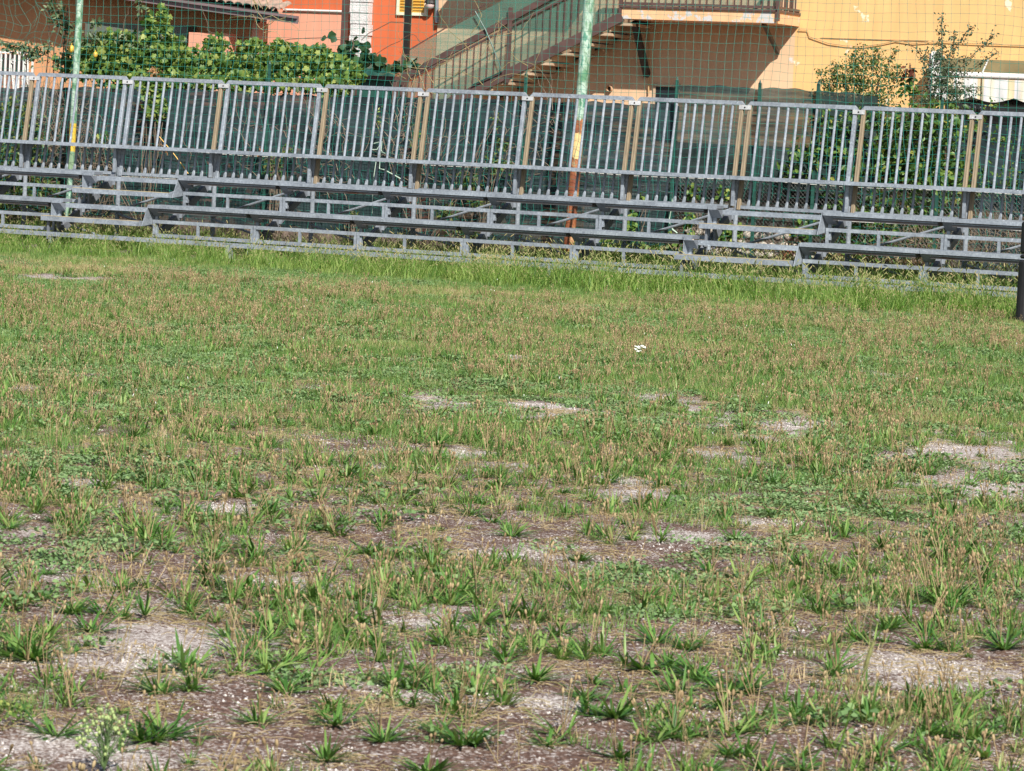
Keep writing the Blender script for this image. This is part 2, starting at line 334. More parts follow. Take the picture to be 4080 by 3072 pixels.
def gravel(P):  # 0..1 bare white gravel
    n = fbm(P[:, 0]*2.2, P[:, 1]*2.2, 3, 4); n2 = fbm(P[:, 0]*9, P[:, 1]*9, 4, 3); v = patchval(P, PW)+(n-.5)*2.6+(n2-.5)*2.4
    return np.clip(v*1.0+.36, 0, 1)
def brown(P):
    n = fbm(P[:, 0]*1.7, P[:, 1]*1.7, 5, 4); v = patchval(P, BW_)*.8+(n-.5)*2.2+.12
    return np.clip(v*2+.4, 0, 1)
def ground_mat():
    m, nt, b = newmat('bare field soil'); co = coords(nt)
    a = N(nt, 'ShaderNodeAttribute', attribute_name='gravel')
    soil = ramp(nt, [(.32, (.035, .019, .015)), (.5, (.095, .055, .042)), (.66, (.25, .155, .115))]); nt.links.new(noise(nt, co, 60, 6, .75), soil.inputs[0])
    v = N(nt, 'ShaderNodeTexVoronoi'); v.inputs['Scale'].default_value = 135; nt.links.new(co, v.inputs['Vector'])
    sep = N(nt, 'ShaderNodeSeparateColor'); nt.links.new(v.outputs['Color'], sep.inputs[0]); bw = sep
    ch = ramp(nt, [(.0, (.16, .12, .10)), (.4, (.34, .29, .26)), (.75, (.52, .47, .44)), (1., (.74, .70, .67))]); nt.links.new(sep.outputs[1], ch.inputs[0])
    cvr = N(nt, 'ShaderNodeMath', operation='MULTIPLY_ADD'); nt.links.new(a.outputs['Fac'], cvr.inputs[0]); cvr.inputs[1].default_value = .72
    nn = N(nt, 'ShaderNodeMapRange'); nn.inputs['From Min'].default_value = .3; nn.inputs['From Max'].default_value = .7; nn.inputs['To Min'].default_value = -.06; nn.inputs['To Max'].default_value = .42; nt.links.new(noise(nt, co, 7, 5, .65), nn.inputs[0]); nt.links.new(nn.outputs[0], cvr.inputs[2])
    s2 = N(nt, 'ShaderNodeMath', operation='ADD'); nt.links.new(cvr.outputs[0], s2.inputs[0]); nt.links.new(sep.outputs[0], s2.inputs[1])
    mr = N(nt, 'ShaderNodeMapRange'); mr.inputs['From Min'].default_value = .93; mr.inputs['From Max'].default_value = 1.02; nt.links.new(s2.outputs[0], mr.inputs[0])
    c = mix(nt, mr.outputs[0], soil.outputs[0], ch.outputs[0])
    st = ramp(nt, [(.56, (0, 0, 0)), (.66, (1, 1, 1))]); nt.links.new(noise(nt, coords(nt, (1, 3.2, 1)), 70, 3, .6), st.inputs[0])
    sf = mix(nt, 1., st.outputs[0], (.4, .4, .4), 'MULTIPLY'); c = mix(nt, sf, c, (.30, .185, .125))
    nt.links.new(c, b.inputs['Base Color']); b.inputs['Roughness'].default_value = .95; b.inputs['Specular IOR Level'].default_value = .2
    bump(nt, bw.outputs[0], .9, .006, b); return m
def gheight(x, y): return (fbm(x*.9, y*.9, 21, 3)-.5)*.05+(fbm(x*5, y*5, 23, 2)-.5)*.018
def make_ground():
    xs = np.r_[np.linspace(-260, -12, 14), np.arange(-10, 10.01, .13), np.linspace(12, 260, 14)]
    zs = np.r_[np.linspace(-30, 4, 8), np.arange(5, 16, .09), np.arange(16, 62, .2), np.linspace(66, 500, 14)]
    X, Z = np.meshgrid(xs, zs); P = CAM[None, :2]+X.ravel()[:, None]*RT+Z.ravel()[:, None]*FW
    V = np.c_[P, gheight(P[:, 0], P[:, 1])]; nx = len(xs); nz = len(zs)
    i = (np.arange(nz-1)[:, None]*nx+np.arange(nx-1)[None]).ravel(); F = np.c_[i, i+1, i+nx+1, i+nx]
    me = np_mesh('ground', V, F, ground_mat(), True); at_ = me.attributes.new('gravel', 'FLOAT', 'POINT')
    at_.data.foreach_set('value', np.where(np.abs(X.ravel()) < 11, gravel(V), 0).astype(np.float32))
    return tag(link('ground', me), kind='structure')
make_ground()
# ------------------------------------------------------------------ buildings behind
YF = 13.0; YB = 12.0
def X(px, py, Y): return float(at(px, py, Y)[0])
def Z(px, py, Y): return float(at(px, py, Y)[2])
# yellow house
yx0 = X(1738, 200, YF); yx1 = X(3160, 300, YF)
yh = empty('yellow_house', (yx1, YF, 0), 'ochre and peach rendered house with a flaking balcony', 'house')
MB().box(yx0, yx1, YF, YF+6, 0, 8).build('wall', M['peach'], yh)
o = MB().box(yx1, yx1+16, YF, YF+6, 0, 8).build('wall', M['yellow'], yh); tag(o, 'sunlit ochre yellow wall')
bx0 = X(2478, 50, YB); bx1 = X(3092, 60, YB); zb1 = Z(2478, 30, YB); zb0 = Z(2478, 74, YB)
MB().box(bx0, bx1, YB, YF-.001, zb0, zb1).build('balcony_slab', M['slab'], yh)
MB().box(bx0-.02, bx1+.02, YB-.03, YF-.001, zb1, zb1+.035).build('slab_edge', M['brown_metal'], yh)
rail = MB().box(bx0, bx1, YB+.02, YB+.06, zb1+.05, zb1+.09).box(bx0, bx1, YB+.02, YB+.06, zb1+1.0, zb1+1.05).box(bx1-.04, bx1, YB+.061, YF-.002, zb1+.05, zb1+.09).box(bx1-.04, bx1, YB+.061, YF-.002, zb1+1.0, zb1+1.05).build('balcony_railing', M['brown_metal'], yh)
n = int((bx1-bx0)/.115)
bal = None
def dup(o, loc, parent):
    c = o.copy(); COL.objects.link(c); c.parent = parent; c.matrix_parent_inverse = parent_world(parent).inverted(); c.location = loc; return c
ybars = [(bx0+.03+i*.115, YB+.04) for i in range(n+1)]+[(bx1-.02, YB+.16+i*.115) for i in range(7)]
for i, (x, y) in enumerate(ybars):
    if bal is None:
        bal = MB().box(-.009, .009, -.009, .009, zb1+.03, zb1+1.0).build('baluster', M['brown_metal'], rail); bal.location = (x, y, 0)
    else: dup(bal, (x, y, 0), rail)
MB().box(bx0-.05, bx0, YB-.02, YB+.04, zb0+.02, zb1+1.05).build('railing_post', M['brown_metal'], yh)
MB().box(bx1-.0, bx1+.055, YB-.03, YB+.03, zb0+.03, zb1+1.05).build('railing_post', M['brown_metal'], yh)
sc = MB().box(bx0, bx1-.05, YB+.075, YB+.079, zb1+.04, zb1+.99).build('privacy_screen', M['screen'], yh)
MB().beam(at(2528, 90, 12.25), at(2578, 300, 12.96), .09, .1).build('balcony_strut', M['black_metal'], yh)
MB().beam(at(3042, 92, 12.25), at(3100, 212, 12.96), .05, .06).build('balcony_strut', M['black_metal'], yh)
MB().tube([at(2586, 100, 12.95), at(2584, 370, 12.95)], .013, 6).build('conduit', M['cable'], yh)
cab = [(3180, 118), (3218, 120), (3226, 146), (3300, 172), (3370, 182), (3440, 185), (3510, 175), (3570, 162), (3640, 172), (3700, 168), (3760, 165), (3850, 172), (3950, 176), (4140, 182), (4500, 200)]
MB().tube([at(a, b_, 12.97) for a, b_ in cab], .008, 6).build('wall_cable', M['cable'], yh)
MB().tube([at(3270, 150, 12.985), at(3500, 157, 12.985), at(3700, 162, 12.985)], .006, 5).build('wall_cable', M['cable'], yh)
p = at(2432, 354, YF); MB().tube([p+np.array([0, -.07, 0]), p+np.array([0, -.005, 0])], .048, 14, False).tube([p+np.array([0, -.072, 0]), p+np.array([0, -.004, 0])], .04, 14, False).build('vent_pipe', M['peach'], yh)
MB().tube([p+np.array([0, -.012, 0]), p+np.array([0, -.003, 0])], .041, 14).build('pipe_mouth', M['black_metal'], yh)
wx0, wx1, wz0, wz1 = X(2612, 400, YF), X(2700, 400, YF), Z(2655, 560, YF), Z(2655, 346, YF)
wf = MB().box(wx0-.04, wx0, YF-.03, YF-.002, wz0, wz1).box(wx1, wx1+.04, YF-.03, YF-.002, wz0, wz1).box(wx0-.04, wx1+.04, YF-.031, YF-.003, wz1, wz1+.05).build('window', M['tread'], yh)
MB().box(wx0, wx1, YF-.012, YF-.002, wz0, wz1).build('pane', M['darkglass'], wf)
# slab added out of view above to shade the wall by the stair
MB().box(X(1965, -200, YF), X(2500, -200, YF), YF-1.2, YF-.002, Z(2000, -200, YF), Z(2000, -200, YF)+.18).build('unseen_shade_slab', M['slab'], yh)
MB().tube([at(1741, -160, YF-.06), at(1741, 90, YF-.06)], .03, 8).build('downpipe', M['galv_dark'], yh)
# external stair
st = empty('external_staircase', at(1820, 400, YB)*np.array([1, 1, 0]), 'brown steel outside stair with a green screen climbing to the balcony', 'staircase')
sa = at(1700, 455, YB); sb = at(2480, 66, YB); dr = (sb-sa)/(sb[0]-sa[0])
MB().beam(sa, sb, .045, .15).build('stringer', M['brown_metal'], st)
of = np.array([0, .95, 0]); MB().beam(sa+of, sb+of, .045, .15).build('stringer', M['black_metal'], st)
tr0 = None
for i in range(16):
    q = sa+dr*(.12+i*.335)
    if q[0] > sb[0]-.1: break
    if tr0 is None: tr0 = MB().box(0, .36, .024, .925, -.03, .01).box(0, .02, .024, .925, -.13, -.031).build('tread', M['tread'], st); tr0.location = q
    else: dup(tr0, q, st)
ha, hb = at(1600, 315, YB), at(2475, -168, YB); MB().beam(ha, hb, .05, .10).build('handrail', M['brown_metal'], st)
ta, tb = at(1606, 328, YB), at(2475, -122, YB); MB().beam(ta, tb, .02, .03).build('lower_rail', M['brown_metal'], st)
for i in range(60):
    x = ta[0]+.12*i+.05
    if x > sb[0]-.05: break
    t = (x-ta[0])/(tb[0]-ta[0]); zt = ta[2]+(tb[2]-ta[2])*t; zb = sa[2]+(sb[2]-sa[2])*(x-sa[0])/(sb[0]-sa[0])
    MB().box(x-.008, x+.008, YB-.008, YB+.008, zb+.05, zt-.01).build('baluster', M['brown_metal'], st)
P = [at(1560, 400, YB+.03), at(2475, -70+140, YB+.03), at(2475, -250, YB+.03), at(1620, 205, YB+.03), at(1560, 260, YB+.03)]
P[0] = np.array([P[0][0], YB+.03, sa[2]+(P[0][0]-sa[0])*dr[2]]); MB().poly(P, (0, .003, 0)).build('green_screen', M['screen'], st)
MB().beam(at(1620, 205, YB+.03), at(2475, -310, YB+.03), .012, .02).build('screen_edge', M['brown_metal'], st)
nx = X(2035, 180, YB); MB().box(nx-.05, nx+.02, YB-.05, YB-.025, Z(2035, 330, YB), Z(2035, 30, YB)).build('newel_post', M['brown_metal'], st)
MB().tube([at(1893, 45, YB-.06), at(1935, 120, YB-.06), at(1965, 190, YB-.06), at(2000, 285, YB-.06), at(1880, 340, YB-.06)], .012, 5).build('loose_cord', M['tarp'], st)
YI = 9.0; px0 = X(1607, 250, YI); zz = Z(1607, 215, YI)
post = empty('iron_post', (px0, YI, 0), 'black iron post with brown foot at the bottom of the outside stair', 'post')
MB().box(px0, px0+.08, YI-.04, YI+.04, zz, 4.6).build('post_shaft', M['black_metal'], post)
MB().box(px0-.01, px0+.08, YI-.05, YI+.05, 0, zz-.002).build('post_foot', M['brown_metal'], post)
# green tarpaulin with brown beam left of the stair
tp = empty('pergola_beam', (X(1500, 300, 11.9), 11.9, 0), 'brown beam under a green tarpaulin between the vine and the stair', 'pergola')
q0, q1 = X(1400, 310, 11.9), X(1585, 310, 11.9)
MB().box(q0, q1, 11.86, 11.98, Z(1500, 318, 11.9), Z(1500, 302, 11.9)).build('beam', M['brown_metal'], tp)
mb = MB(); pts = []
for i in range(13):
    x = q0+(q1-q0)*i/12; pts.append((x, 11.8, Z(1500, 303, 11.9)+.003)); 
top = [(x, 11.8+.04*math.sin(i*1.7), Z(1500, 268, 11.9)+.03*math.sin(i*.9)) for i, (x, _, _) in enumerate(pts)]
mb.add([*pts, *top], [(i, i+1, 13+i+1, 13+i) for i in range(12)]); mb.add([(a, b_+.5, c+.05) for a, b_, c in top]+top, [(i, 13+i, 14+i, i+1) for i in range(12)])
mb.build('tarpaulin', M['tarp'], tp, True)
MB().box(q0-.6, q1+.1, 12.02, 12.03, 0, Z(1500, 304, 12.)).build('dark_gap_sheet', M['tarp'], tp)  # sheet added to stand in for the darkness below the beam
for xx in (q0, q1-.08): MB().box(xx, xx+.08, 11.88, 11.96, 0, Z(1500, 318, 11.9)-.002).build('leg', M['brown_metal'], tp)
# orange house
YO = 13.03
ox0 = X(940, 100, YO); ox1 = yx0-.01
oh = empty('orange_house', (X(1400, 100, YO), YO, 0), 'orange red and salmon house with white stone pillar and yellow shutters', 'house')
zp = Z(1250, 43, YO)
xa, xb_, xc, xd = X(1362, 100, YO), X(1412, 100, YO), X(1484, 100, YO), ox1
MB().box(ox0, xa, YO, YO+5, 0, zp).build('wall', M['salmon'], oh); MB().box(ox0, xa, YO+.001, YO+5, zp, 8).build('wall', M['orange'], oh)
MB().box(xa, xd, YO+.002, YO+5, 0, 8).build('wall', M['orange'], oh)
MB().tube([at(1130, 38, YO-.03), at(1380, 46, YO-.03), at(1395, 50, YO-.03), at(1399, 60, YO-.03), at(1397, 260, YO-.03)], .018, 7).build('white_pipe', M['whitepaint'], oh)
zc = .0; k = 0
while zc < 6:
    h = .17+.03*random.random()
    MB().box(xb_+random.uniform(-.01, .01), xc+random.uniform(-.012, .012), YO-.14-random.uniform(0, .04), YO, zc, zc+h-.014).build('stone', M['white_stone'], oh); zc += h
MB().box(xb_+.012, xc-.012, YO-.12, YO, 0, 6).build('pillar_core', M['mortar'], oh)
wx = (X(1583, 30, YO), X(1706, 30, YO)); wz = Z(1640, 50, YO)
fr = MB().box(wx[0], wx[1], YO-.04, YO, wz-.05, wz).box(wx[0], wx[0]+.05, YO-.04, YO, wz, wz+1.3).box(wx[1]-.05, wx[1], YO-.04, YO, wz, wz+1.3).box(wx[0], wx[1], YO-.04, YO, wz+1.3, wz+1.35).build('window', M['cream'], oh)
for a0, a1 in ((wx[0]+.053, (wx[0]+wx[1])/2-.003), ((wx[0]+wx[1])/2+.003, wx[1]-.053)):
    fs = MB().box(a0, a1, YO-.02, YO-.005, wz+.002, wz+1.29).build('shutter', M['shutter'], fr)
sl0 = None
for a0, a1 in ((wx[0]+.07, (wx[0]+wx[1])/2-.02), ((wx[0]+wx[1])/2+.02, wx[1]-.07)):
    for i in range(24):
        z0 = wz+.03+i*.05
        MB().add([(0, 0, 0)], []) if False else None
        b_ = MB(); b_.beam(((a0), YO-.03, z0), ((a1), YO-.03, z0), .006, .04, up=(0, -.6, .8)); b_.build('slat', M['shutter'], fr)
dpx = X(1372, 120, 9.3)
dp = empty('pergola_post', (dpx, 9.3, 0), 'slim brown metal post in front of the salmon wall, left of the white pillar', 'post')
MB().box(dpx-.04, dpx+.04, 9.26, 9.34, 0, 4.6).build('post_shaft', M['brown_metal'], dp)
lp = at(1713, 20, 12.9); lamp = empty('wall_lamp', lp, 'round globe lamp with black cap hanging beside the yellow shuttered window', 'lamp')
V = []; 
def sphere(c, r, nu=14, nv=8, sq=(1, 1, 1)):
    V = [(c[0]+r*sq[0]*math.sin(math.pi*j/nv)*math.cos(2*math.pi*i/nu), c[1]+r*sq[1]*math.sin(math.pi*j/nv)*math.sin(2*math.pi*i/nu), c[2]+r*sq[2]*math.cos(math.pi*j/nv)) for j in range(nv+1) for i in range(nu)]
    F = [(j*nu+i, (j+1)*nu+i, (j+1)*nu+(i+1) % nu, j*nu+(i+1) % nu) for j in range(nv) for i in range(nu)]
    return V, F
b_ = MB(); b_.add(*sphere(lp, .075)); b_.build('globe', M['glass'], lamp, True)
b_ = MB().tube([lp+np.array([0, 0, .03]), lp+np.array([0, 0, .06]), lp+np.array([0, 0, .12]), lp+np.array([0, 0, .14])], [.1, .09, .05, .01], 12); b_.tube([lp+np.array([0, 0, .12]), lp+np.array([0, .15, .2]), lp+np.array([0, .29, .15])], .012, 6); b_.build('lamp_cap', M['black_metal'], lamp)
# tiled house on the left
YL = 11.8
lh = empty('tiled_house', (X(500, 100, YL), YL, 0), 'low apricot house with sloping tiled roof edge and lilac brown gutter', 'house')
MB().box(X(-900, 100, YL), X(1012, 100, YL), YL, YL+.25, 0, Z(500, -30, YL)).build('wall', M['apricot'], lh)
ea, eb = at(-300, -127, 11.0), at(1188, 80, 11.0)
fa, fb = np.array([ea[0], 11.0, ea[2]]), np.array([eb[0], 11.0, eb[2]])
ud = (fb-fa)/np.linalg.norm(fb-fa)
MB().beam(fa, fb, .03, .125).build('gutter_board', M['gutter'], lh)
MB().beam(fa+np.array([0, -.04, .04]), fb+np.array([0, -.04, .04]), .06, .04).build('gutter_lip', M['gutter'], lh)
MB().poly([fa+np.array([0, .02, -.03]), fb+np.array([0, .02, -.03]), fb+np.array([-.62, .8, .05]), fa+np.array([0, .8, .05])], (0, 0, .04)).build('soffit', M['soffit'], lh)
MB().poly([fa+np.array([0, -.03, .072]), fb+np.array([-.35, -.03, .072]), fb+np.array([-2.2, 2.6, .95]), fa+np.array([0, 2.6, .95])], (0, 0, .03)).build('roof_deck', M['soffit'], lh)
# tiles: barrel tiles over the deck, each its own part
tm = NB(); aa = np.linspace(0, math.pi, 6); prof = np.c_[.085*np.cos(aa), .05*np.sin(aa)]
Lr = .42; Vt = np.array([(a, 0, b_) for a, b_ in prof]+[(a*.85, Lr, b_*.85) for a, b_ in prof]+[(a*.86, 0, b_*.8) for a, b_ in prof])
Ft = [(i, i+1, 7+i, 6+i) for i in range(5)]+[(12+i, 13+i, 1+i, i) for i in range(5)]
tile_me = np_mesh('tile', Vt, Ft, M['tile'], False)
sl_dir = np.array([0, 2.63, .878]); sl_dir /= np.linalg.norm(sl_dir); Lx = np.linalg.norm(fb-fa)
rotx = Vector(sl_dir).to_track_quat('Y', 'Z')
cnt = 0
for r_ in range(6):
    for c_ in range(60):
        s_ = Lx-.42-c_*.165-(.08 if r_ % 2 else 0)-r_*.26
        if s_ < Lx*.28: break
        q = fa+ud*s_+np.array([0, -.06, .115])+sl_dir*(r_*.37)
        o = bpy.data.objects.new('tile', tile_me); COL.objects.link(o); o.parent = lh; o.matrix_parent_inverse = parent_world(lh).inverted(); o.location = q
        o.rotation_euler = (math.atan2(sl_dir[2], sl_dir[1])+random.uniform(-.03, .03), -math.atan2(ud[2], ud[0]) + random.uniform(-.04, .04), random.uniform(-.04, .04)); cnt += 1
# hip tiles at the corner
for i in range(6):
    o = bpy.data.objects.new('ridge_tile', tile_me); COL.objects.link(o); o.parent = lh; o.matrix_parent_inverse = parent_world(lh).inverted()
    o.location = fb+np.array([-.35-.26*i, i*.36, .13+.12*i]); o.scale = (1.4, 1, 1.4); o.rotation_euler = (.32, 0, .62)
MB().beam(at(1030, 88, 11.6), at(1012, 130, 11.9), .06, .12).build('rafter_end', M['soffit'], lh)
for (a0, a1, b0) in ((752, 910, 131), (1004, 1030, 90)):
    MB().box(X(a0, 150, 11.3), X(a1, 150, 11.3), 11.3, 11.6, 0, Z((a0+a1)/2, b0, 11.3)).build('porch_pillar', M['salmon'], lh)
MB().box(X(345, 120, 11.45), X(752, 120, 11.45), 11.4, 11.7, Z(550, 160, 11.45), Z(550, 95, 11.45)).build('rolled_blind', M['greytarp'], lh)
MB().box(X(600, 170, 11.9), X(735, 170, 11.9), 11.75, 11.795, .8, Z(660, 168, 11.8)).build('dark_doorway', M['soffit'], lh)
MB().box(X(-160, 250, YL-.02), X(112, 250, YL-.02), YL-.03, YL-.003, Z(50, 300, YL), Z(50, 216, YL)).build('window', M['soffit'], lh)
# brick wall + white railing far left
bw = empty('brick_wall', (X(20, 330, 10.2), 10.2, 0), 'low red brick wall behind the white railing', 'wall')
bx_l = X(-500, 330, 10.2); bx_r = X(108, 330, 10.2); bt = Z(50, 285, 10.2)
MB().box(bx_l, bx_r, 10.22, 10.4, 0, bt).build('mortar_core', M['mortar'], bw)
bm = np_mesh('brick', MB().box(0, .23, 0, .1, 0, .058).v, MB().box(0, .23, 0, .1, 0, .058).f, M['brick'])
for r_ in range(16):
    z_ = bt-.07*(r_+1)
    for c_ in range(14):
        x_ = bx_r-.24*(c_+1)-(.12 if r_ % 2 else 0)
        if x_ < bx_l: break
        o = bpy.data.objects.new('brick', bm); COL.objects.link(o); o.parent = bw; o.matrix_parent_inverse = parent_world(bw).inverted(); o.location = (x_, 10.205+random.uniform(-.006, .006), z_)
YR = 8.6
wr = empty('white_railing', (X(60, 300, YR), YR, 0), 'white wrought iron railing with scrolls at the far left', 'railing')
rz1 = Z(0, 203, YR); rx0, rx1 = X(-420, 210, YR), X(142, 215, YR)
MB().box(rx0, rx1, YR-.015, YR+.015, rz1-.03, rz1).build('top_rail', M['whitepaint'], wr); MB().box(rx0, rx1, YR-.015, YR+.015, .3, .33).build('bottom_rail', M['whitepaint'], wr)
i = 0; x_ = rx1-.05
while x_ > rx0:
    wdt = .009 if i % 3 else .013
    MB().box(x_-wdt, x_+wdt, YR-.012, YR+.012, .33, rz1-.03).build('bar', M['whitepaint'], wr)
    if i % 3 == 1:
        c_ = np.array([x_-.03, YR, rz1-.16]); t_ = np.linspace(0, 9, 18); rr = .045-.0035*t_
        MB().tube([c_+np.array([rr[j]*math.cos(t_[j]), 0, rr[j]*math.sin(t_[j])]) for j in range(18)], .007, 5).tube([c_+np.array([-.03, 0, -.05]), c_+np.array([.03, 0, -.5])], .008, 5).build('scroll', M['whitepaint'], wr)
    x_ -= .085; i += 1
# awning
aw = empty('window_awning', at(3900, 300, 12.7), 'dirty striped awning with scalloped white and cream valance on the yellow wall', 'awning')
a0, a1 = X(3712, 260, 12.4), X(3712, 260, 12.4)+4.2
MB().box(a0, a1, 12.55, 12.995, Z(3900, 288, 12.5), Z(3900, 236, 12.5)).build('awning_hood', M['olive'], aw)
MB().tube([(a0, 12.42, Z(3900, 300, 12.42)), (a1, 12.42, Z(3900, 300, 12.42))], .045, 12).build('front_bar', M['whitepaint'], aw)
def valance(x0, x1, nm, ph=0.):
    nb = NB(); nx_ = 60; nz_ = 6; zt = Z(3900, 314, 12.4); V = []
    for j in range(nz_+1):
        for i in range(nx_+1):
            x = x0+(x1-x0)*i/nx_; sc_ = abs(math.sin((x-a0+ph)*math.pi/.66)); hh = .27+.075*sc_; t = j/nz_
            V.append((x, 12.4+.02*math.sin(x*23)*t+.012*math.sin(x*51+t*4)*t, zt-hh*t))
    F = [(j*(nx_+1)+i, j*(nx_+1)+i+1, (j+1)*(nx_+1)+i+1, (j+1)*(nx_+1)+i) for j in range(nz_) for i in range(nx_)]
    nb.add(V, F); return link(nm, nb.mesh(nm, [M['stripes']], True), aw)
xm = X(3908, 350, 12.4); valance(a0+.02, xm-.01, 'valance'); valance(xm+.01, a1, 'valance')
MB().beam(at(3938, 237, 12.38), at(3914, 290, 12.38), .015, .02).build('awning_rod', M['whitepaint'], aw)
MB().box(a0-.08, a0-.005, 12.5, 12.99, Z(3720, 330, 12.5), Z(3720, 215, 12.5)).box(a0-.1, a0-.005, 12.6, 12.99, Z(3720, 372, 12.5), Z(3720, 332, 12.5)).box(a0-.02, a0+.1, 12.42, 12.5, Z(3740, 318, 12.5), Z(3740, 205, 12.5)).build('side_bracket', M['whitepaint'], aw)
MB().box(a0+.05, a1, 12.99, 12.996, 1.0, Z(3900, 330, 13)).build('shaded_opening', M['darkglass'], aw)
gr = empty('window_grille', at(3875, 410, 12.8), 'grey window grille with a row of arches under the awning', 'grille')
g0, g1 = X(3820, 410, 12.8), X(3930, 410, 12.8); gz = Z(3875, 398, 12.8)
MB().box(g0, g1, 12.79, 12.82, gz, gz+.05).build('top_rail', M['galv'], gr)
for i in range(5):
    cx_ = g0+(g1-g0)*(i+.5)/5; rr = (g1-g0)/10*.9
    MB().tube([(cx_+rr*math.cos(t), 12.8, gz-.11+rr*1.2*math.sin(t)) for t in np.linspace(0, math.pi, 9)]+[(cx_-rr, 12.8, gz-.9)], .008, 5).build('arch_bar', M['galv'], gr)
# low things behind the fence, right part
rw = empty('rubble_wall', (X(3000, 930, 5.05), 5.05, 0), 'low pale rubble stone wall seen through the wire below the dark sheet', 'wall')
r0, r1 = X(2725, 900, 5.05), X(3300, 900, 5.05)
MB().box(r0-.3, r1, 5.11, 5.3, 0, 1.0).build('wall_core', M['rubble_gap'], rw)
stones = []
for v_ in range(3):
    V_, F_ = sphere((0, 0, 0), 1, 8, 5); V_ = [(a*(1+random.uniform(-.15, .15)), b_*.55, c*(.75+random.uniform(-.1, .1))) for a, b_, c in V_]
    stones.append(np_mesh('stone', V_, F_, M['rubble'], False))
z_ = .07; row = 0
while z_ < .98:
    x_ = r0+.05+(row % 2)*.05
    while x_ < r1-.05:
        if random.random() < .93:
            o = bpy.data.objects.new('stone', random.choice(stones)); COL.objects.link(o); o.parent = rw; o.matrix_parent_inverse = parent_world(rw).inverted()
            s_ = random.uniform(.05, .068); o.location = (x_, 5.10, z_+random.uniform(-.01, .01)); o.scale = (s_*1.25, s_, s_); o.rotation_euler = (0, random.uniform(-.5, .5), 0)
        x_ += random.uniform(.125, .16)
    z_ += .125; row += 1
cs = NB(); c0, c1 = X(2680, 600, 5.5), X(3330, 600, 5.5); xs = np.linspace(c0, c1, 160); yy = 5.5+.025*np.sin(xs*2*math.pi/.14)
zt, zbm = Z(2900, 575, 5.5), Z(2900, 760, 5.5); zbm = .85
V = np.r_[np.c_[xs, yy, np.full(160, zbm)], np.c_[xs, yy, np.full(160, zt)]]; cs.add(V, [(i, i+1, 161+i, 160+i) for i in range(159)])
o = link('corrugated_sheet', cs.mesh('corrugated_sheet', [M['corr']], True)); tag(o, 'dark corrugated metal sheet above the pale rubble wall behind the fence', 'metal sheet')
md = o.modifiers.new('thickness', 'SOLIDIFY'); md.thickness = .004
o = MB().box(X(2335, 700, 6.2), X(2700, 700, 6.2), 6.2, 6.35, 0, 1.55).build('garden_wall', M['white_stone']); tag(o, 'pale plastered garden wall dimly seen through the green cloth', 'wall')
p0 = gnd(3132, 1062); p0 = at(3132, 1050, 5.0)
pp = [p0+np.array([0, 0, h_]) for h_ in (0, .16, .165, .2)]
o = MB().tube(pp, [.075, .1, .115, .118], 14).build('clay_pot', M['terracotta'], None, False); tag(o, 'orange red clay pot standing behind the bleachers under the end of the stair bay', 'pot')
# ------------------------------------------------------------------ fence with shade cloth
YC = 4.6
fe = empty('screened_fence', (5, YC, 0), 'green wire fence hung with dark shade cloth behind the bleachers', 'fence')
def zfe(px, py): return Z(px, py, YC)
cuts = [(-1600, 335), (180, 350), (620, 350), (1250, 383), (1800, 392), (2500, 412), (2706, 418)]
def clothmesh(top, zlow, name, mat, sag=.03, ylev=YC):
    X0 = [X(a, b_, ylev) for a, b_ in top]; Z0 = [Z(a, b_, ylev) for a, b_ in top]
    nx_ = int((X0[-1]-X0[0])/.06); xs = np.linspace(X0[0], X0[-1], nx_+1); zt = np.interp(xs, X0, Z0)+.012*np.sin(xs*7)+.01*np.sin(xs*17.3)
    zl = np.interp(xs, [X(a, b_, ylev) for a, b_ in zlow], [Z(a, b_, ylev) for a, b_ in zlow]) if isinstance(zlow, list) else np.full(nx_+1, zlow)
    nz_ = 28; t = np.linspace(0, 1, nz_+1); Zg = zl[None]+(zt-zl)[None]*t[:, None]; Xg = np.broadcast_to(xs, Zg.shape)
    Yg = ylev+.02*np.sin(Zg*9+Xg*2.3)+.035*(fbm(Xg*2.5, Zg*4, 31, 3)-.5)*2
    V = np.stack([Xg, Yg, Zg], -1).reshape(-1, 3); i = (np.arange(nz_)[:, None]*(nx_+1)+np.arange(nx_)[None]).ravel()
    return link(name, np_mesh(name, V, np.c_[i, i+1, i+nx_+2, i+nx_+1], mat, True), fe)
clothmesh(cuts, .27, 'shade_cloth', M['cloth'])
clothmesh([(2706, 336), (2860, 345), (3035, 350), (3260, 360), (3500, 385)], [(2706, 740), (3100, 760), (3500, 780)], 'shade_cloth', M['cloth_open'])
clothmesh([(3290, 395), (3600, 430), (3900, 490), (4000, 505), (5200, 555)], .02, 'shade_cloth', M['cloth'], ylev=5.75)
MB().box(-6, X(2700, 900, YC), YC-.08, YC+.1, 0, .30).build('kerb', M['kerb'], fe)
for px, py in ((-380, 330), (250, 330), (1080, 255), (2102, 295), (2704, 320), (3034, 332), (3267, 335), (3760, 400), (4250, 420)):
    a = at(px, py, YC-.09); x_ = a[0]-.012; zt = a[2]
    MB().add([(0, 0, 0)], [])
    b_ = MB().box(x_-.022, x_+.022, YC-.115, YC-.1, 0, zt).box(x_-.022, x_-.016, YC-.099, YC-.075, 0, zt); b_.tube([(x_, YC-.107, zt), (x_, YC-.107, zt+.05)], [.02, .001], 4); b_.build('fence_post', M['fence_green'], fe)
wm = NB(); xw0, xw1 = -5, X(2706, 800, YC)
for x_ in np.arange(xw0, xw1, .05): wm.tube([(x_, YC-.07, .32), (x_, YC-.07, 1.35)], .0022, 3)
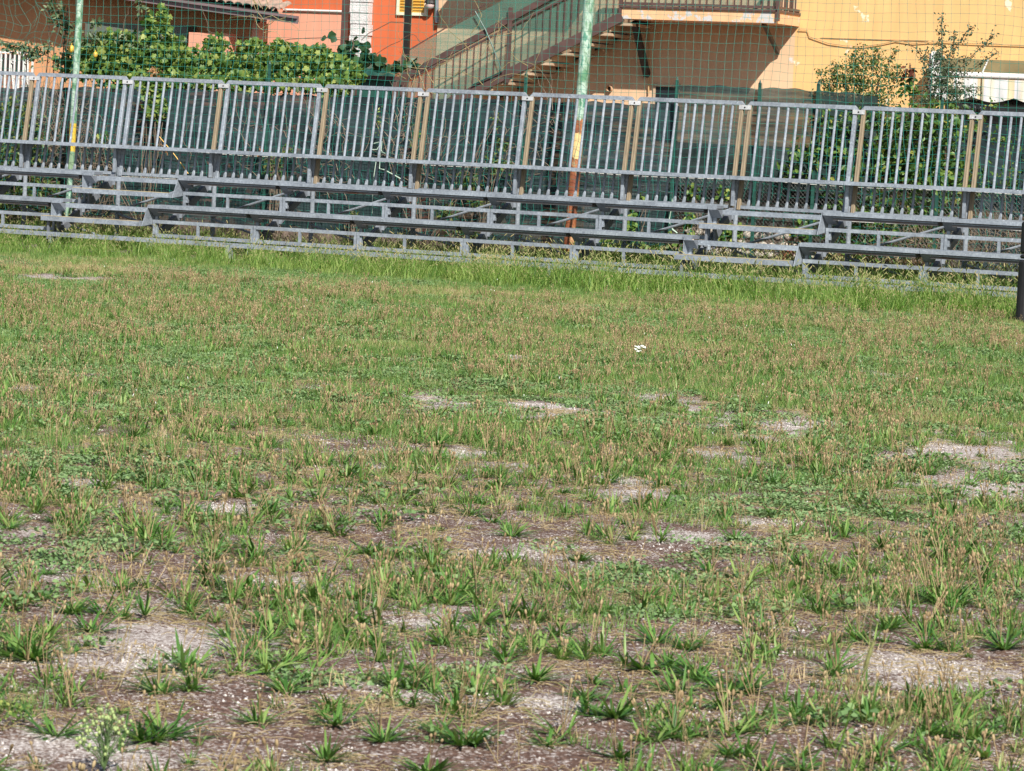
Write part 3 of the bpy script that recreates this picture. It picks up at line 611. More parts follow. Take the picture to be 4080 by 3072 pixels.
for z_ in np.arange(.35, 1.36, .05): wm.tube([(xw0, YC-.066, z_), (xw1, YC-.066, z_)], .0022, 3)
tag(link('welded_mesh', wm.mesh('welded_mesh', [M['wire']]), fe), kind='stuff')
cl = NB(); xw0, xw1 = X(2706, 800, YC), X(4700, 800, YC); H = 1.3; s_ = .055
for k in np.arange(xw0-H, xw1, s_):
    lo = max(0, xw0-k); 
    a, b_ = (k+lo, lo), (k+H, H)
    if a[0] < xw1:
        cl.tube([(a[0], YC-.06, a[1]), (b_[0], YC-.06, b_[1])], .0018, 3); cl.tube([(k+H-lo*0, YC-.056, 0), (k, YC-.056, H)] if k > xw0 else [(k+H, YC-.056, 0), (xw0, YC-.056, k+H-xw0)], .0018, 3)
tag(link('chain_link', cl.mesh('chain_link', [M['zincwire']]), fe), kind='stuff')
for z0, z1 in ((.92, .80), (1.3, 1.28)):
    MB().tube([(x_, YC-.13, z0+(z1-z0)*(x_+5)/25+.012*math.sin(x_*2.1)) for x_ in np.arange(-5, 20, .5)], .005, 5).build('tension_wire', M['cord_white'], fe)
# ------------------------------------------------------------------ bleachers (X along the rows, Y to the back)
W = 1.5; zA, zB, zD, zG = 1.3589, .9875, .6165, .2001; dA, dB, dD = 1.856, 1.183, .458; zT, dT = 2.252, 2.29
K0, K1 = -2, 11; STEPB = (1, 7)
gs = empty('bleachers', (6.75, 0, 0), 'long grey galvanised steel bleachers with a leaning barred guard rail', 'bleachers')
def lean(z): return dT-(zT-z)*.163
zbr = .985
def add_part(name, mb, mat, parent=gs): return mb.build(name, mat, parent)
tanset = {0: 'TG', 1: 'GG', 2: 'TG', 3: 'GT', 4: 'TT', 5: 'GT', 6: 'TT', 7: 'TT', 8: 'GT', 9: 'TT'}
bar_me = None
for k in range(K0, K1):
    x0, x1 = k*W+.02, (k+1)*W-.02
    # guard panel: mitred top rail, bottom rail
    b = MB()
    xl, xr = x0, x1; h = .05; y = lean(zT)
    b.poly([(xl, y-.025, zT-.012), (xl+.045, y-.025, zT+.038), (xr-.045, y-.025, zT+.038), (xr, y-.025, zT-.012)], (0, .05, 0))
    yb = lean(zbr)
    gp = b.build('guard_panel', M['galv'], gs); MB().box(xl+.061, xr-.061, yb-.02, yb+.02, zbr-.03, zbr+.01).build('bottom_rail', M['galv'], gp)
    tl, tr_ = tanset.get(k, 'GG')[1], tanset.get(k+1, 'GG')[0]
    for xx, tt in ((xl+.034, tl), (xr-.034, tr_)):
        bb = MB().beam((xx, lean(.94), .94), (xx, lean(zT-.013), zT-.013), .05, .05, up=(0, 1, 0), bev=.006)
        if tt == 'T': bb.beam((xx+.012, lean(.94)-.03, .94), (xx+.012, lean(zT-.06)-.03, zT-.06), .008, .01, up=(0, 1, 0))
        bb.build('guard_post', M['tan'] if tt == 'T' else M['galv'], gp)
    for i in range(10):
        xx = xl+.034+(xr-xl-.068)*(i+1)/11
        if bar_me is None:
            bb = MB().beam((0, lean(zbr), zbr+.011), (0, lean(zT-.013), zT-.013), .03, .03, up=(0, 1, 0), bev=.008)
            bb.poly([(-.02, lean(zbr)-.021, zbr+.011), (.02, lean(zbr)-.021, zbr+.011), (.008, lean(zbr)-.021, zbr+.07), (-.008, lean(zbr)-.021, zbr+.07)], (0, .005, 0))
            bar_me = np_mesh('bar', bb.v, bb.f, M['galv'])
        o = link('bar', bar_me, gp); o.location = parent_world(gp).inverted() @ Vector((0, 0, 0)); o.matrix_parent_inverse = parent_world(gp).inverted(); o.location = (xx, 0, 0)
for k in range(K0, K1+1):
    c = add_part('clamp', MB().box(k*W-.078, k*W+.078, lean(zT)-.05, lean(zT)-.034, zT-.066, zT-.014).box(k*W-.078, k*W-.07, lean(zT)-.034, lean(zT)-.01, zT-.066, zT-.014), M['clamp'])
    MB().tube([(k*W, lean(zT)-.05, zT-.04), (k*W, lean(zT)-.056, zT-.04)], .01, 8).build('bolt', M['black_metal'], c)
def plank(x0, x1, y0, dep, z, nm):
    p_ = add_part(nm, MB().box(x0+.003, x1-.003, y0, y0+dep, z-.046, z), M['galv'])
    if nm == 'seat_plank' and z < 1.2:
        MB().box(x0+.12, x1-.06, y0+.045, y0+dep-.03, z-.098, z-.0465).build('under_board', M['board'], p_)
        MB().box(x0+.12, x1-.06, y0+.030, y0+.0445, z-.070, z-.057).build('board_lip', M['galv'], p_)
    return p_
for k in range(K0, K1):
    x0, x1 = k*W, (k+1)*W
    plank(x0, x1, dA, .27, zA, 'seat_plank')
    step = k in STEPB
    for (dd, zz, nxt) in ((dB, zB, lean(zB)-.04), (dD, zD, dB+.13)):
        if not step:
            plank(x0, x1, dd, .32, zz, 'seat_plank')
            add_part('deck_board', MB().box(x0+.003, x1-.003, dd+.325, dd+.54, zz-.04, zz-.004), M['galv_dark'])
            # riser frame behind/below this plank
            yr = dd+.13; zt = zz-.195; zl = (zD if zz == zB else .20)
            if zz == zB: zl = zD-.05
            rf = MB().box(x0+.004, x1-.004, yr, yr+.03, zt-.045, zt).build('riser_frame', M['galv'], gs); MB().box(x0+.004, x1-.004, yr-.003, yr+.027, zl, zl+.045).build('lower_rail', M['galv'], rf)
            for xx in (x0+.004, x1-.039, (x0+x1)/2-.09): MB().box(xx, xx+.035, yr+.002, yr+.028, zl+.045, zt-.045).build('upright', M['galv'], rf)
        else:
            yb_ = dd+.25
            add_part('landing_board', MB().box(x0+.01, x1-.01, yb_, yb_+.30, zz-.107, zz-.052), M['galv'])
            zs = zz-.222; s_ = add_part('half_step', MB().box(x0-.03, x1-.05, dd-.16, dd+.19, zs-.06, zs), M['galv'])
            MB().box(x0-.03, x1-.05, dd-.158, dd-.12, zs+.001, zs+.007).build('edge_strip', M['yline'], s_)
            for xx in (x0+.006, x1-.016):
                add_part('side_plate', MB().poly([(xx, dd+.02, zz-.01), (xx, dd+.25, zz-.01), (xx, dd+.25, zs-.02), (xx, dd-.12 if xx > x0+.1 else dd+.02, zs-.06), ], (.008, 0, 0)), M['galv'])
            for xx in (x0+.03,): add_part('step_support', MB().box(xx, xx+.03, dd-.1, dd-.07, zs-.3, zs-.061), M['galv_dark']); add_part('step_support', MB().box(xx+.05, xx+.08, dd+.05, dd+.08, zs-.3, zs-.061), M['galv_dark'])
        zl = (zD if zz == zB else .235)
    if step:
        yr = dD+.13
for k in range(K0, K1+1):
    x = k*W
    for (dd, zz) in ((dB, zB), (dD, zD)):
        add_part('support_post', MB().box(x+.02, x+.06, dd+.155, dd+.195, zz-.34 if zz == zB else .246, zz-.0465), M['galv'])
        add_part('gusset', MB().poly([(x+.004, dd+.01, zz-.05), (x+.004, dd+.155, zz-.05), (x+.004, dd+.155, zz-.15)], (.14, 0, 0)), M['galv_dark'])
        add_part('bracket', MB().box(x-.0, x+.065, dd+.74, dd+.75, zz-.17, zz-.06), M['galv'])
    add_part('stringer', MB().beam((x-.0, .52, .09), (x-.0, 2.0, .915), .06, .10), M['galv_dark'])
    add_part('stringer_nose', MB().box(x-.03, x+.02, .50, .51, .04, .11), M['galv'])
    add_part('rear_column', MB().tube([(x+.0, 2.12, -.02), (x+.0, 2.12, .62)], .032, 10).tube([(x, 2.12, .62), (x, 2.12, zA-.05)], .03, 10), M['galv'])
    add_part('seat_post', MB().box(x-.02, x+.02, dA+.13, dA+.17, zB, zA-.0465), M['galv'])
    if k < K1:
        add_part('cross_brace', MB().tube([(x, 2.07, .46), (x+W, 2.02, .95)], .017, 7), M['galv'])
        add_part('cross_brace', MB().tube([(x, 2.10, .43), (x+W, 2.05, .06)], .017, 7), M['galv'])
for k in range(K0-1, K1+1, 2):
    add_part('front_beam', MB().box(k*W+.003, (k+2)*W-.003, 0, .05, zG-.055, zG), M['galv'])
for k in range(-3, 13, 3): add_part('foot', MB().box(k*W-.05, k*W+.03, .0, .05, -.02, zG-.056), M['galv'])
# ------------------------------------------------------------------ poles and safety net
def pole(px0_, py0_, px1_, py1_, Y, r, rusty, label):
    a = at(px0_, py0_, Y); b_ = at(px1_, py1_, Y); d_ = (b_-a)/(b_[2]-a[2]); base = a-d_*(a[2]+.1); top = base+d_*5.6
    e = empty('net_pole', base, label, 'pole')
    pts = [base+d_*t for t in np.linspace(0, 5.5, 12)]
    MB().tube(pts, r, 20).build('pole_shaft', pole_mat(rusty), e, True)
    MB().tube([base+d_*5.5, base+d_*5.54], [r*1.1, r*1.1], 16).build('pole_cap', M['fence_green'], e)
pole(286, 595, 319, 0, 3.6, .048, False, 'slim green net pole with a yellow painted band, leftmost of the two poles')
pole(2290, 700, 2348, 0, 3.62, .073, True, 'thick peeling green net pole rusted at its foot, in the middle of the bleachers')
def net():
    nb = NB(); Yn = 3.5; sp = .112; xs = np.arange(-7, 21, sp); zs = np.arange(.35, 5.3, sp)
    G = np.meshgrid(xs, zs); Xg, Zg = G
    low = np.clip((2.15-Zg)/1.6, 0, 1)
    n1 = fbm(Xg*.7, Zg*.7, 41, 3)-.5; n2 = fbm(Xg*.7+9, Zg*.7, 43, 3)-.5; n3 = fbm(Xg*3.5, Zg*3.5, 47, 2)-.5; n4 = fbm(Xg*3.5, Zg*3.5+7, 49, 2)-.5
    pa = at(120, 80, Yn); ls = np.exp(-((Xg-pa[0])/.42)**2-((Zg-pa[2]-.1)/1.0)**2)
    dx = n1*(.10+.45*low)+n3*(.03+.09*low)+ls*(n3*.35+.10*np.sin(Zg*9)); dz = n2*(.12+.35*low)+n4*(.03+.09*low)+ls*(n4*.3)
    dy = (fbm(Xg*.5, Zg*.5, 51, 2)-.5)*.2*1.0+(n1)*.12
    A = np.stack([Xg+dx, np.minimum(Yn+dy, 3.53), Zg+dz], -1)
    r = .0022; a = np.arange(3)*2*math.pi/3
    def lines(A, offs):
        L, Np = A.shape[:2]; V = A[:, :, None, :]+offs[None, None]; V = V.reshape(-1, 3)
        i = (np.arange(L)[:, None]*Np+np.arange(Np-1)[None])[:, :, None]*3; j = np.arange(3)[None, None]; k = (j+1) % 3
        nb.add(V, np.stack([i+j, i+k, i+3+k, i+3+j], -1).reshape(-1, 4))
    lines(A, r*np.stack([0*a, np.cos(a), np.sin(a)], -1)); lines(A.transpose(1, 0, 2), r*np.stack([np.cos(a), np.sin(a), 0*a], -1))
    o = link('safety_net', nb.mesh('safety_net', [M['net']])); tag(o, 'wide sagging green square mesh net hung on the poles behind the bleachers', 'net')
net()
# pale green rope hanging on the net
rp = [(1498, 575), (1512, 568), (1500, 590), (1480, 597), (1520, 560), (1530, 575), (1526, 600), (1540, 608), (1522, 600)]
o = MB().tube([at(a*1.0, b_, 3.42) for a, b_ in [(1480, 596), (1502, 596), (1518, 566), (1490, 572), (1522, 563), (1518, 600), (1535, 612), (1515, 604), (1512, 672), (1530, 676), (1575, 700), (1620, 726)]], .008, 6).build('rope', M['rope']); tag(o, 'pale green rope knotted on the net behind the fourth guard panel', 'rope')
o = MB().tube([at(a, b_, 3.42) for a, b_ in [(1498, 645), (1490, 700), (1485, 780), (1483, 850)]], .006, 6).build('cord', M['rope']); tag(o, 'thin pale cord hanging straight down below the knotted rope', 'cord')
o = MB().tube([at(a, b_, 3.4) for a, b_ in [(2615, 760), (2680, 770), (2676, 830), (2665, 880), (2680, 915), (2700, 930)]], .011, 6).build('hose', M['rope']); tag(o, 'pale green hose looping down beside the pale garden wall', 'hose')
o = MB().tube([at(a, b_, 3.38) for a, b_ in [(635, 545), (690, 610), (720, 650), (750, 692)]], .007, 5).build('stalk', M['shutter']); tag(o, 'bright yellow dry stalk leaning on the net behind the second guard panel', 'stalk')
# padded black post at the right edge
g = gnd(4084, 1292); rr = .14
pd = empty('padded_post', (g[0], g[1], 0), 'black padded post cut off by the right edge of the picture', 'post')
gz1 = None
def seg(z0, z1, r, nm):
    MB().tube([(g[0], g[1], z0), (g[0], g[1], z0+.02), (g[0], g[1], z1-.02), (g[0], g[1], z1)], [r*.85, r, r, r*.85], 20).build(nm, M['pad'], pd, False)
zz = lambda py: float(CAM[2]+ray(4075, py)[2]*((g[1]-CAM[1])/ray(4075, py)[1]))
seg(-.02, zz(1035), rr*.72, 'pad_sleeve'); seg(zz(1030), zz(1014), rr*.66, 'pad_ring'); seg(zz(1010), zz(882), rr*.66, 'pad_top')
# ------------------------------------------------------------------ leaves
def tmpl_leaf(kind):
    if kind == 'grape':
        pts = [(0, 0), (.28, -.12), (.52, .12), (.36, .34), (.55, .62), (.24, .66), (0, 1.0), (-.24, .66), (-.55, .62), (-.36, .34), (-.52, .12), (-.28, -.12)]
        c = (0, .38, .07); V = [c]+[(x, y, -.10*abs(x)*2+.02) for x, y in pts]; n = len(pts)
        return np.array(V), np.array([(0, 1+i, 1+(i+1) % n) for i in range(n)])
    if kind == 'oval': w_, V = .26, None
    elif kind == 'lance': w_ = .16
    elif kind == 'round': w_ = .46
    V = [(0, 0, 0), (-w_, .35, .07), (0, .35, -.02), (w_, .35, .07), (-w_*.8, .7, .03), (0, .72, -.05), (w_*.8, .7, .03), (0, 1, -.12)]
    F = [(0, 2, 1), (0, 3, 2), (1, 2, 5), (1, 5, 4), (2, 3, 6), (2, 6, 5), (4, 5, 7), (5, 6, 7)]
    return np.array(V, float), np.array(F)
def frames(n, up=.5, spread=1., facing=None):
    """random leaf frames: columns side, axis, normal"""
    nn = rng.normal(size=(n, 3)); nn /= np.linalg.norm(nn, axis=1)[:, None]; nn = nn*spread+np.array([.25, -.45, up]) if facing is None else nn*spread+facing
    nn /= np.linalg.norm(nn, axis=1)[:, None]
    a = rng.normal(size=(n, 3))+np.array([0, 0, -.5]); a -= nn*np.sum(a*nn, 1)[:, None]; a /= np.linalg.norm(a, axis=1)[:, None]
    s = np.cross(a, nn); return np.stack([s, a, nn], -1)
def leafbatch(nb, kind, pos, Rm, size, m=0):
    V, F = tmpl_leaf(kind); n = len(pos)
    P = np.einsum('nij,kj->nki', Rm, V)*np.asarray(size).reshape(-1, 1, 1)+pos[:, None]
    Fk = (np.arange(n)[:, None, None]*len(V)+F[None]).reshape(-1, 3); nb.add(P.reshape(-1, 3), Fk, m)
def blobs(spec, n, shell=.5):
    """spec: list of (px,py,rx,ry,Y,ry_depth) ellipsoids -> n points"""
    wts = np.array([s[2]*s[3] for s in spec], float); wts /= wts.sum(); idx = rng.choice(len(spec), n, p=wts); out = np.empty((n, 3))
    for j, (px, py, rx, ry, Y, dy) in enumerate(spec):
        m = idx == j; k = m.sum()
        if not k: continue
        c = at(px, py, Y); sx = np.linalg.norm(at(px+rx, py, Y)-c); sz = np.linalg.norm(at(px, py+ry, Y)-c)
        u = rng.normal(size=(k, 3)); u /= np.linalg.norm(u, axis=1)[:, None]; r_ = (1-shell*rng.random(k)**1.5)*(1+rng.normal(size=k)*.08)
        out[m] = c+u*r_[:, None]*np.array([sx, dy, sz])
    return out
def ensure_above(P, z=.02): P[:, 2] = np.maximum(P[:, 2], z); return P
def plant(name, label, cat, base, leaves, stems, singles=(), stem_mat='stem', group=None):
    """leaves: list of (kind, pos, size, mat, up) joined as foliage; singles: same but each leaf its own part"""
    e = empty(name, base, label, cat, group)
    if leaves:
        nb = NB(); mats = []
        for kind, pos, size, mat, up in leaves:
            if mat not in mats: mats.append(mat)
            leafbatch(nb, kind, pos, frames(len(pos), up), size, mats.index(mat))
        tag(link('foliage', nb.mesh('foliage', [M[m_] for m_ in mats]), e), kind='stuff')
    if stems:
        nb = NB()
        for pts, r_ in stems: nb.tube(pts, r_, 5)
        link('stems', nb.mesh('stems', [M[stem_mat]], True), e)
    for kind, pos, size, mat, up in singles:
        V, F = tmpl_leaf(kind); me = np_mesh('leaf', V, F, M[mat]); Rm = frames(len(pos), up); inv = parent_world(e).inverted()
        for p_, r_, s_ in zip(pos, Rm, np.broadcast_to(size, len(pos))):
            o = bpy.data.objects.new('leaf', me); COL.objects.link(o); o.parent = e; o.matrix_parent_inverse = inv
            o.location = p_; o.rotation_euler = Matrix(r_.tolist()).to_euler(); o.scale = (s_, s_, s_)
    return e
def curve(P, n=10, wob=.02):
    P = np.array(P, float); t = np.linspace(0, len(P)-1, n); out = np.stack([np.interp(t, np.arange(len(P)), P[:, i]) for i in range(3)], -1)
    out[1:-1] += rng.normal(size=(n-2, 3))*wob; return out
def sz(n, a, b_): return rng.uniform(a, b_, n)
Yv = 5.1
vine_spec = [(480, 260, 170, 90, Yv, .35), (330, 260, 110, 60, Yv, .3), (620, 230, 120, 100, Yv, .35), (600, 130, 40, 65, Yv, .12), (650, 60, 25, 40, Yv-.05, .08), (760, 250, 140, 70, Yv, .35), (860, 180, 45, 50, Yv, .15), (950, 260, 140, 75, Yv, .35), (1120, 250, 120, 75, Yv, .35),
             (1270, 260, 110, 65, Yv, .35), (1370, 290, 80, 60, Yv, .3), (560, 340, 110, 60, Yv-.3, .15), (620, 420, 50, 60, Yv-.75, .1), (700, 320, 200, 40, Yv-.3, .15), (1000, 330, 260, 45, Yv-.35, .2), (1300, 340, 110, 40, Yv-.35, .2), (420, 200, 100, 50, Yv, .25), (1200, 210, 60, 35, Yv, .2), (700, 185, 35, 45, Yv, .1), (1010, 175, 45, 28, Yv, .12), (1120, 178, 40, 24, Yv, .1), (500, 150, 60, 30, Yv, .12), (430, 160, 40, 40, Yv, .12), (1290, 200, 35, 22, Yv, .1), (660, 110, 22, 40, Yv-.05, .08), (600, 90, 16, 50, Yv, .06)]
base = np.array([X(700, 300, Yv), Yv, 0])
vp = blobs(vine_spec, 9500, .8)
vst = [(curve([base+np.array([dx, 0, 0]), at(px, 330, Yv), at(px+random.uniform(-60, 60), py, Yv)], 9, .03), .012) for dx, px, py in ((-1.2, 420, 220), (0, 640, 150), (1, 900, 200), (1.8, 1150, 230), (2.6, 1320, 250))]
vst += [(curve([at(600, 130, Yv), at(640, 70, Yv), at(655, 25, Yv)], 6, .01), .006), (curve([at(855, 130, Yv-.1), at(826, 130, Yv-.1), at(828, 90, Yv-.1), at(800, 20, Yv-.1)], 8, .01), .006)]
sing = blobs([s for s in vine_spec], 280, .1); sing[:, 1] -= .12
plant('grape_vine', 'bright green grape vine spilling over the top of the green fence cloth', 'vine', base,
      [('grape', vp, sz(len(vp), .045, .09), 'grape', .35), ('oval', blobs([(640, 590, 30, 25, 4.4, .04), (1040, 600, 16, 22, 4.4, .04), (395, 310, 20, 10, 4.6, .05)], 26, .6), .08, 'dead_leaf', .2)], vst, [('grape', sing, sz(280, .07, .105), 'grape', .35)])
# dead leaves curl
dl = blobs([(622, 285, 26, 20, 4.55, .05)], 30, .8)
plant('dead_leaf_clump', 'clump of orange brown dead leaves above the second guard panel', 'dead leaves', at(622, 300, 4.55), [('oval', dl, sz(30, .05, .09), 'dead_leaf', .1)], [(curve([at(622, 300, 4.55), at(626, 345, 4.55)], 4, .005), .006)])
# citrus at far left
Yt = 4.9
cs_ = [(90, 190, 90, 25, Yt, .1), (30, 180, 40, 22, Yt, .1), (140, 215, 50, 40, Yt, .12), (230, 60, 30, 60, Yt, .1), (270, 110, 35, 45, Yt, .1), (200, 20, 20, 40, Yt, .1), (300, 190, 60, 50, Yt, .15), (370, 150, 60, 35, Yt, .12), (380, 90, 25, 20, Yt, .08), (480, 150, 45, 18, Yt, .1), (560, 25, 20, 45, Yt, .06), (555, 75, 18, 10, Yt, .06), (180, 185, 40, 20, Yt, .1), (250, 240, 60, 30, Yt, .15), (570, 180, 60, 20, Yt, .1)]
cp = blobs(cs_, 900, .95)
cb = np.array([X(260, 300, Yt), Yt, 0])
cst = [(curve([cb, at(px-20, 330, Yt), at(px, py, Yt)], 8, .02), .009) for px, py in ((200, -20), (270, 30), (320, 150), (120, 200), (560, -10), (230, 0))]+[(curve([at(250, 250, Yt), at(130, 190, Yt), at(0, 160, Yt)], 8, .02), .007), (curve([at(490, 125, Yt), at(500, 60, Yt), at(540, 0, Yt)], 8, .02), .008)]
ct = plant('lemon_tree', 'sparse grey green lemon tree with two yellow lemons beside the left pole', 'tree', cb, [('oval', cp, sz(len(cp), .05, .095), 'lemon_leaf', .5)], cst)
for px, py, s_ in ((285, 195, .055), (380, 218, .042)):
    c_ = at(px, py, Yt-.25); b_ = MB(); b_.add(*sphere(c_, s_*.85, 14, 9, (1, 1, 1.25))); b_.tube([c_+np.array([0, 0, s_]), c_+np.array([0, 0, s_*1.5])], .005, 5); b_.build('lemon', M['yellow_fruit'], ct, True)
# kiwi vine
Yk = 8.5
ks = [(1320, 205, 60, 18, Yk, .2), (1400, 215, 70, 25, Yk, .2), (1460, 190, 30, 25, Yk, .15), (1390, 165, 25, 25, Yk, .1), (1440, 150, 12, 10, Yk, .05), (1500, 225, 50, 20, Yk, .2), (1580, 238, 40, 18, Yk, .2), (1240, 190, 40, 14, Yk, .15), (1650, 225, 40, 12, Yk, .15)]
ks = [(a, b_+26, c*.9, d_*.8, e_, f_) for a, b_, c, d_, e_, f_ in ks]; kp = blobs(ks, 230, .8); kx = np.array([at(a, b_, Yk) for a, b_ in ((1303, 150), (1310, 138), (1335, 140), (1340, 135), (1173, 175), (1428, 148), (1455, 128), (1425, 165))])
kb = np.array([X(1420, 300, Yk), Yk, 0])
plant('kiwi_vine', 'dark round leaved kiwi vine in front of the white stone pillar', 'vine', kb, [], [(curve([kb, at(1420, 240, Yk), at(1400, 160, Yk)], 9, .03), .014), (curve([at(1400, 165, Yk), at(1300, 150, Yk), at(1180, 160, Yk), at(1105, 160, Yk)], 10, .01), .006),
      (curve([at(1440, 160, Yk), at(1540, 95, Yk), at(1600, 85, Yk), at(1640, 100, Yk)], 10, .01), .006), (curve([at(1500, 215, Yk), at(1590, 160, Yk), at(1650, 130, Yk), at(1680, 170, Yk)], 10, .01), .005), (curve([at(1460, 190, Yk), at(1540, 260, Yk), at(1620, 330, Yk)], 10, .02), .006)],
      [('round', np.r_[kp, kx], sz(238, .10, .155), 'kiwi', .1)])
# shrubs left below
sp_ = [(60, 470, 95, 90, 3.9, .3), (40, 620, 90, 100, 3.9, .3), (130, 560, 60, 90, 4.1, .2), (60, 780, 120, 90, 4.0, .3), (170, 720, 80, 70, 4.1, .2), (-120, 600, 120, 250, 4.0, .4), (200, 800, 80, 60, 4.1, .2)]
pl = blobs(sp_, 2600, .7); plant('round_leaf_shrub', 'leafy green shrub behind the guard bars at the far left', 'shrub', (X(60, 800, 4), 4, 0), [('oval', ensure_above(pl), sz(len(pl), .05, .085), 'shrub', .4)], [(curve([(X(60, 800, 4)+a, 4, 0), at(60+a*150, 500, 4)], 7, .04), .012) for a in (-.3, 0, .3)])
def small_creeper(name, label, spec, n, s0, s1, mat, kind='oval', cat='creeper'):
    P = ensure_above(blobs(spec, n, .9)); c = P.mean(0); b0 = np.array([c[0], c[1]+.05, 0])
    st_ = [(curve([b0, (b0+P[i])/2+rng.normal(size=3)*.05, P[i]], 7, .02), .005) for i in range(0, n, max(1, n//14))]
    return plant(name, label, cat, b0, [(kind, P, sz(n, s0, s1), mat, .3)], st_, stem_mat='twig')
small_creeper('creeper', 'small leafy creeper under the third guard panel', [(1090, 650, 60, 50, 4.35, .05), (1150, 600, 40, 30, 4.35, .05)], 190, .035, .06, 'shrub')
small_creeper('creeper', 'tiny tuft of leaves on the cloth below the fourth seat plank', [(1405, 850, 22, 18, 4.4, .05)], 60, .035, .05, 'shrub')
small_creeper('creeper', 'green creeper climbing the cloth left of the rusty pole', [(1870, 720, 60, 60, 4.35, .06), (1900, 800, 60, 40, 4.35, .06), (1980, 660, 60, 50, 4.35, .06), (2000, 580, 40, 40, 4.35, .05), (1850, 920, 90, 30, 4.35, .08), (1780, 850, 50, 40, 4.35, .05)], 820, .035, .065, 'shrub')
small_creeper('creeper', 'thin creeper with bright leaves on the cloth behind the fifth guard panel', [(1660, 540, 40, 60, 4.35, .04), (1620, 470, 20, 30, 4.35, .03), (1510, 480, 12, 60, 4.35, .03), (1980, 480, 25, 50, 4.35, .03)], 150, .03, .05, 'grape')
small_creeper('creeper', 'narrow creeper with broad leaves climbing right of the rusty pole', [(2520, 880, 20, 70, 4.4, .04), (2560, 790, 15, 20, 4.4, .03), (2430, 980, 50, 30, 4.4, .08), (2700, 960, 40, 40, 4.4, .1), (2560, 1000, 120, 30, 4.3, .1)], 260, .05, .09, 'grape', 'round')
small_creeper('creeper', 'creeper with small green leaves on the wire beside the right stair bay', [(2760, 770, 25, 30, 4.4, .04), (2880, 770, 30, 30, 4.4, .05), (2910, 930, 60, 60, 4.4, .08), (2750, 880, 20, 60, 4.4, .05)], 260, .05, .085, 'grape', 'round')
small_creeper('creeper', 'patch of bright leaves hanging on the cloth behind the second guard panel', [(640, 440, 40, 50, 4.3, .05), (600, 360, 60, 20, 4.35, .06), (400, 545, 30, 18, 4.3, .04)], 120, .06, .1, 'grape', 'grape')
# dry twig tangles
def tangle(label, regs, n, Y, Lm, r_=.004, mat='twig'):
    e = empty('dry_twigs', (at(regs[0][0], 700, Y)[0], Y, 0), label, 'twigs', None); nb = NB()
    for i in range(n):
        a, b_, c, d_ = regs[i % len(regs)]; p = at(random.uniform(a, c), random.uniform(b_, d_), Y+random.uniform(-.15, .1)); ang = random.gauss(math.pi/2, .9); P = [p]; L_ = random.uniform(.4, 1)*Lm
        for k in range(6):
            ang += random.gauss(0, .45); P.append(P[-1]+np.array([math.cos(ang), random.gauss(0, .15), math.sin(ang)])*L_/6)
        P = np.array(P); P[:, 2] = np.maximum(P[:, 2], .02); P[:, 1] = np.clip(P[:, 1], 3.7, 4.42); nb.tube(P, np.linspace(r_*1.3, r_*.5, 7), 4)
    tag(link('twigs', nb.mesh('twigs', [M[mat]]), e), kind='stuff')
tangle('dense tangle of dry brown twigs behind the left pole', [(150, 600, 480, 880), (130, 400, 330, 620)], 340, 4.2, .7)
tangle('loose dry vine stems crossing the cloth behind the middle guard panels', [(1240, 480, 1420, 800), (1560, 440, 1660, 760), (1650, 500, 2100, 800)], 110, 4.3, .8, .0045)
tangle('dry stems on the cloth left of the thick pole', [(700, 480, 1240, 780), (2060, 380, 2260, 700)], 40, 4.3, .8)
tangle('dry straw coloured brush behind the last bays at the right', [(3800, 930, 4100, 1080), (3500, 950, 3800, 1050)], 160, 4.2, .5)
tangle('pale bare vine shoots hanging in front of the stair screen', [(1850, 40, 2140, 380), (1600, 250, 1750, 360), (1010, 20, 1060, 200)], 34, 4.3, .9, .0045, 'g_dry')
# right shrubs
s1 = [(3420, 330, 130, 80, 5.0, .4), (3330, 310, 60, 60, 5.0, .3), (3480, 250, 60, 70, 5.0, .3), (3400, 260, 50, 60, 5.0, .3), (3540, 300, 60, 60, 5.0, .3), (3290, 400, 80, 50, 4.9, .3), (3480, 390, 120, 50, 4.9, .35)]
Ps = blobs(s1, 3600, .95)
shoots = []
def shoot(P, a, b_, Y, n, s0, s1_, out):
    A, B = at(*a, Y), at(*b_, Y); t = rng.random(n)**.8; out.append(A+(B-A)*t[:, None]+rng.normal(size=(n, 3))*.03); shoots.append((curve([A, B], 6, .01), .005))
L1 = [Ps]
for a, b_ in (((3300, 380), (3258, 272)), ((3340, 300), (3320, 250)), ((3440, 260), (3440, 182)), ((3500, 250), (3495, 190)), ((3540, 260), (3575, 195)), ((3400, 250), (3410, 195)), ((3320, 380), (3262, 315)), ((3560, 330), (3590, 265))): shoot(None, a, b_, 5.0, 60, .03, .05, L1)
L1 = np.concatenate(L1); bs = np.array([X(3420, 400, 5), 5, 0])
shoots += [(curve([bs, at(3400+dx*100, 330, 5.0)], 8, .05), .015) for dx in (-1, -.3, .3, 1)]
plant('fine_leaf_shrub', 'bushy small leaved shrub against the yellow wall, left of the tall spiky one', 'shrub', bs, [('oval', L1, sz(len(L1), .025, .05), 'shrub', .5)], shoots)
shoots = []; s2 = [(3750, 330, 90, 70, 5.0, .3), (3740, 230, 60, 70, 5.0, .25), (3760, 290, 80, 40, 5.0, .3), (3800, 370, 110, 40, 4.9, .3), (3700, 400, 80, 30, 4.9, .3)]
L2 = [blobs(s2, 2300, .95)]
